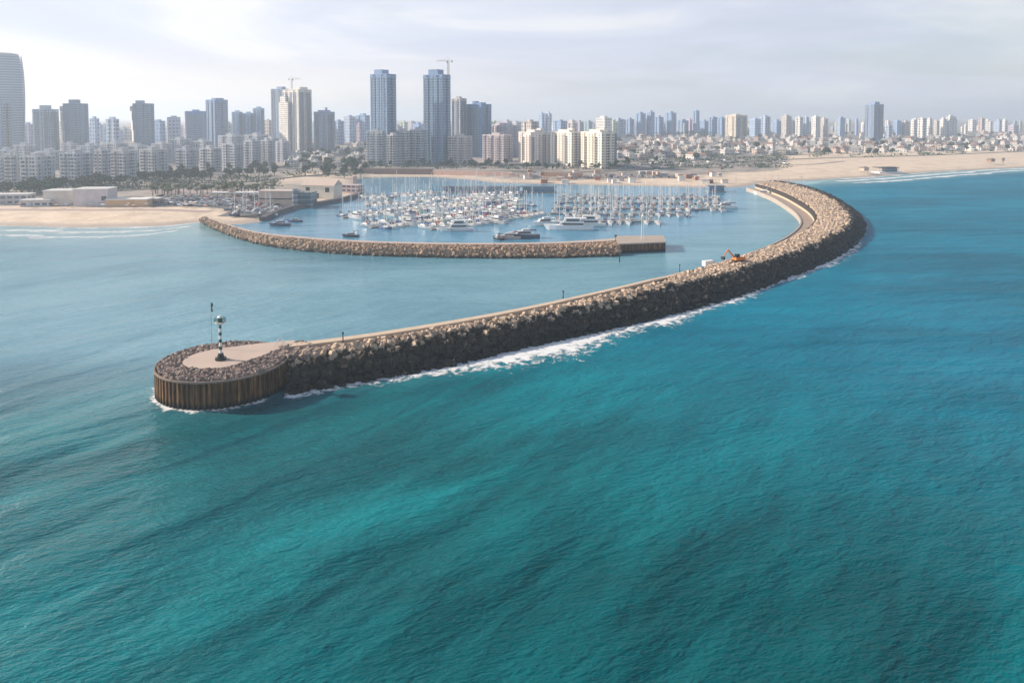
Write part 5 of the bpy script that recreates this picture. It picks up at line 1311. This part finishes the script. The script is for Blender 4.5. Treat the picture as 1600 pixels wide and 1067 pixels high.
ob('hull', hull_mesh(15, 5, 2.0, 'hull', .4), t, color=(.03, .07, .07)); part('wheelhouse', cab(-1, 4, 1.7, 1.5, 2.2, 5.2, .3), M['gel'], t, (.10, .16, .18)); mb = MB(); mb.tube((-1, 0, 2), (-1, 0, 10), .15, .1, 6); mb.tube((-1, 0, 8), (-5, 0, 5), .1, n=5); part('mast', mb, M['black'], t)

# ------------------------------------------------------------------ haze, sky, sun, camera
def haze():
    m, nt, out = newmat('sea_haze'); k = N(nt)
    v = k.n('VolumePrincipled'); v.inputs['Color'].default_value = (.77, .88, 1, 1)
    v.inputs['Density'].default_value = .00026; v.inputs['Anisotropy'].default_value = .38
    k.l(v.outputs[0], out.inputs['Volume'])
    mb = MB(); mb.box(-14500, 14500, -3500, 14500, -8, 190)
    o = part('haze', mb, m); o['kind'] = 'stuff'
haze()

wd = bpy.data.worlds.new('World'); sc.world = wd; wd.use_nodes = True
nt = wd.node_tree; nt.nodes.clear(); k = N(nt)
sky = k.n('TexSky', sky_type='NISHITA'); sky.sun_disc = False; sky.sun_elevation = SUN_EL; sky.sun_rotation = SUN_AZ
sky.altitude = 60; sky.air_density = 1.0; sky.dust_density = 1.6; sky.ozone_density = 1.2
dr = k.n('TexCoord').outputs['Generated']
sep = k.n('SeparateXYZ'); k.l(dr, sep.inputs[0])
m1 = k.mapping(dr, scale=(1.6, 1.6, 11.0)); m2 = k.mapping(dr, scale=(1.0, 1.0, 6.0), loc=(3.1, .7, 0))
c1 = k.noise(m1, 1.5, 5, .55, .5); c2 = k.noise(m2, 1.7, 6, .55, .9)
sd = k.n('VectorMath', operation='DOT_PRODUCT'); k.l(dr, sd.inputs[0]); sd.inputs[1].default_value = SUN_DIR
glow = k.math('POWER', k.math('MAXIMUM', k.math('ADD', k.math('MULTIPLY', sd.outputs['Value'], .5), .5), 0), 3.0)
low = k.smooth(sep.outputs[2], .68, .22)
cov = k.math('MULTIPLY', k.smooth(k.math('ADD', c1, k.math('MULTIPLY', glow, .35)), .30, .62), .45)
cov = k.math('MULTIPLY', k.math('ADD', cov, .52), low)
cb = k.ramp(c2, [(.40, (5.1, 5.4, 6.4)), (.50, (5.7, 5.95, 6.8)), (.61, (6.9, 6.9, 7.1))])
cb = k.mul(cb, k.ramp(glow, [(.05, .98), (.6, 1.10)]))
warm = k.math('MULTIPLY', k.smooth(sep.outputs[2], .11, .01), k.smooth(glow, .02, .4))
cb = k.mix(warm, cb, (8.2, 7.3, 6.7))
skyc = k.mix(cov, sky.outputs[0], cb)
bg = k.n('Background'); k.l(skyc, bg.inputs[0]); bg.inputs[1].default_value = .095
wo = k.n('OutputWorld'); k.l(bg.outputs[0], wo.inputs[0])

sl = bpy.data.lights.new('sun', 'SUN'); sl.energy = 4.9; sl.angle = rad(.5); sl.color = (1.0, .86, .70)
so = bpy.data.objects.new('sun', sl); col.objects.link(so); so.rotation_euler = (-SUN_DIR).to_track_quat('-Z', 'Y').to_euler()
so.location = SUN_DIR * 500

cam = bpy.data.cameras.new('camera'); cam.sensor_width = 36; cam.lens = 36 * F / 1600; cam.shift_y = -(533.5 - CY) / 1600; cam.clip_end = 40000; cam.clip_start = 1
co = bpy.data.objects.new('camera', cam); col.objects.link(co); co.location = (0, 0, H); co.rotation_euler = (PI / 2 - PITCH, 0, 0)
sc.camera = co
sc.view_settings.view_transform = 'Standard'; sc.view_settings.look = 'None'; sc.view_settings.exposure = 0.55; sc.view_settings.gamma = 1.0
sc.cycles.max_bounces = 6; sc.cycles.transparent_max_bounces = 8; sc.cycles.volume_bounces = 1
sc.cycles.use_denoising = True; sc.cycles.sample_clamp_direct = 6; sc.cycles.sample_clamp_indirect = 4
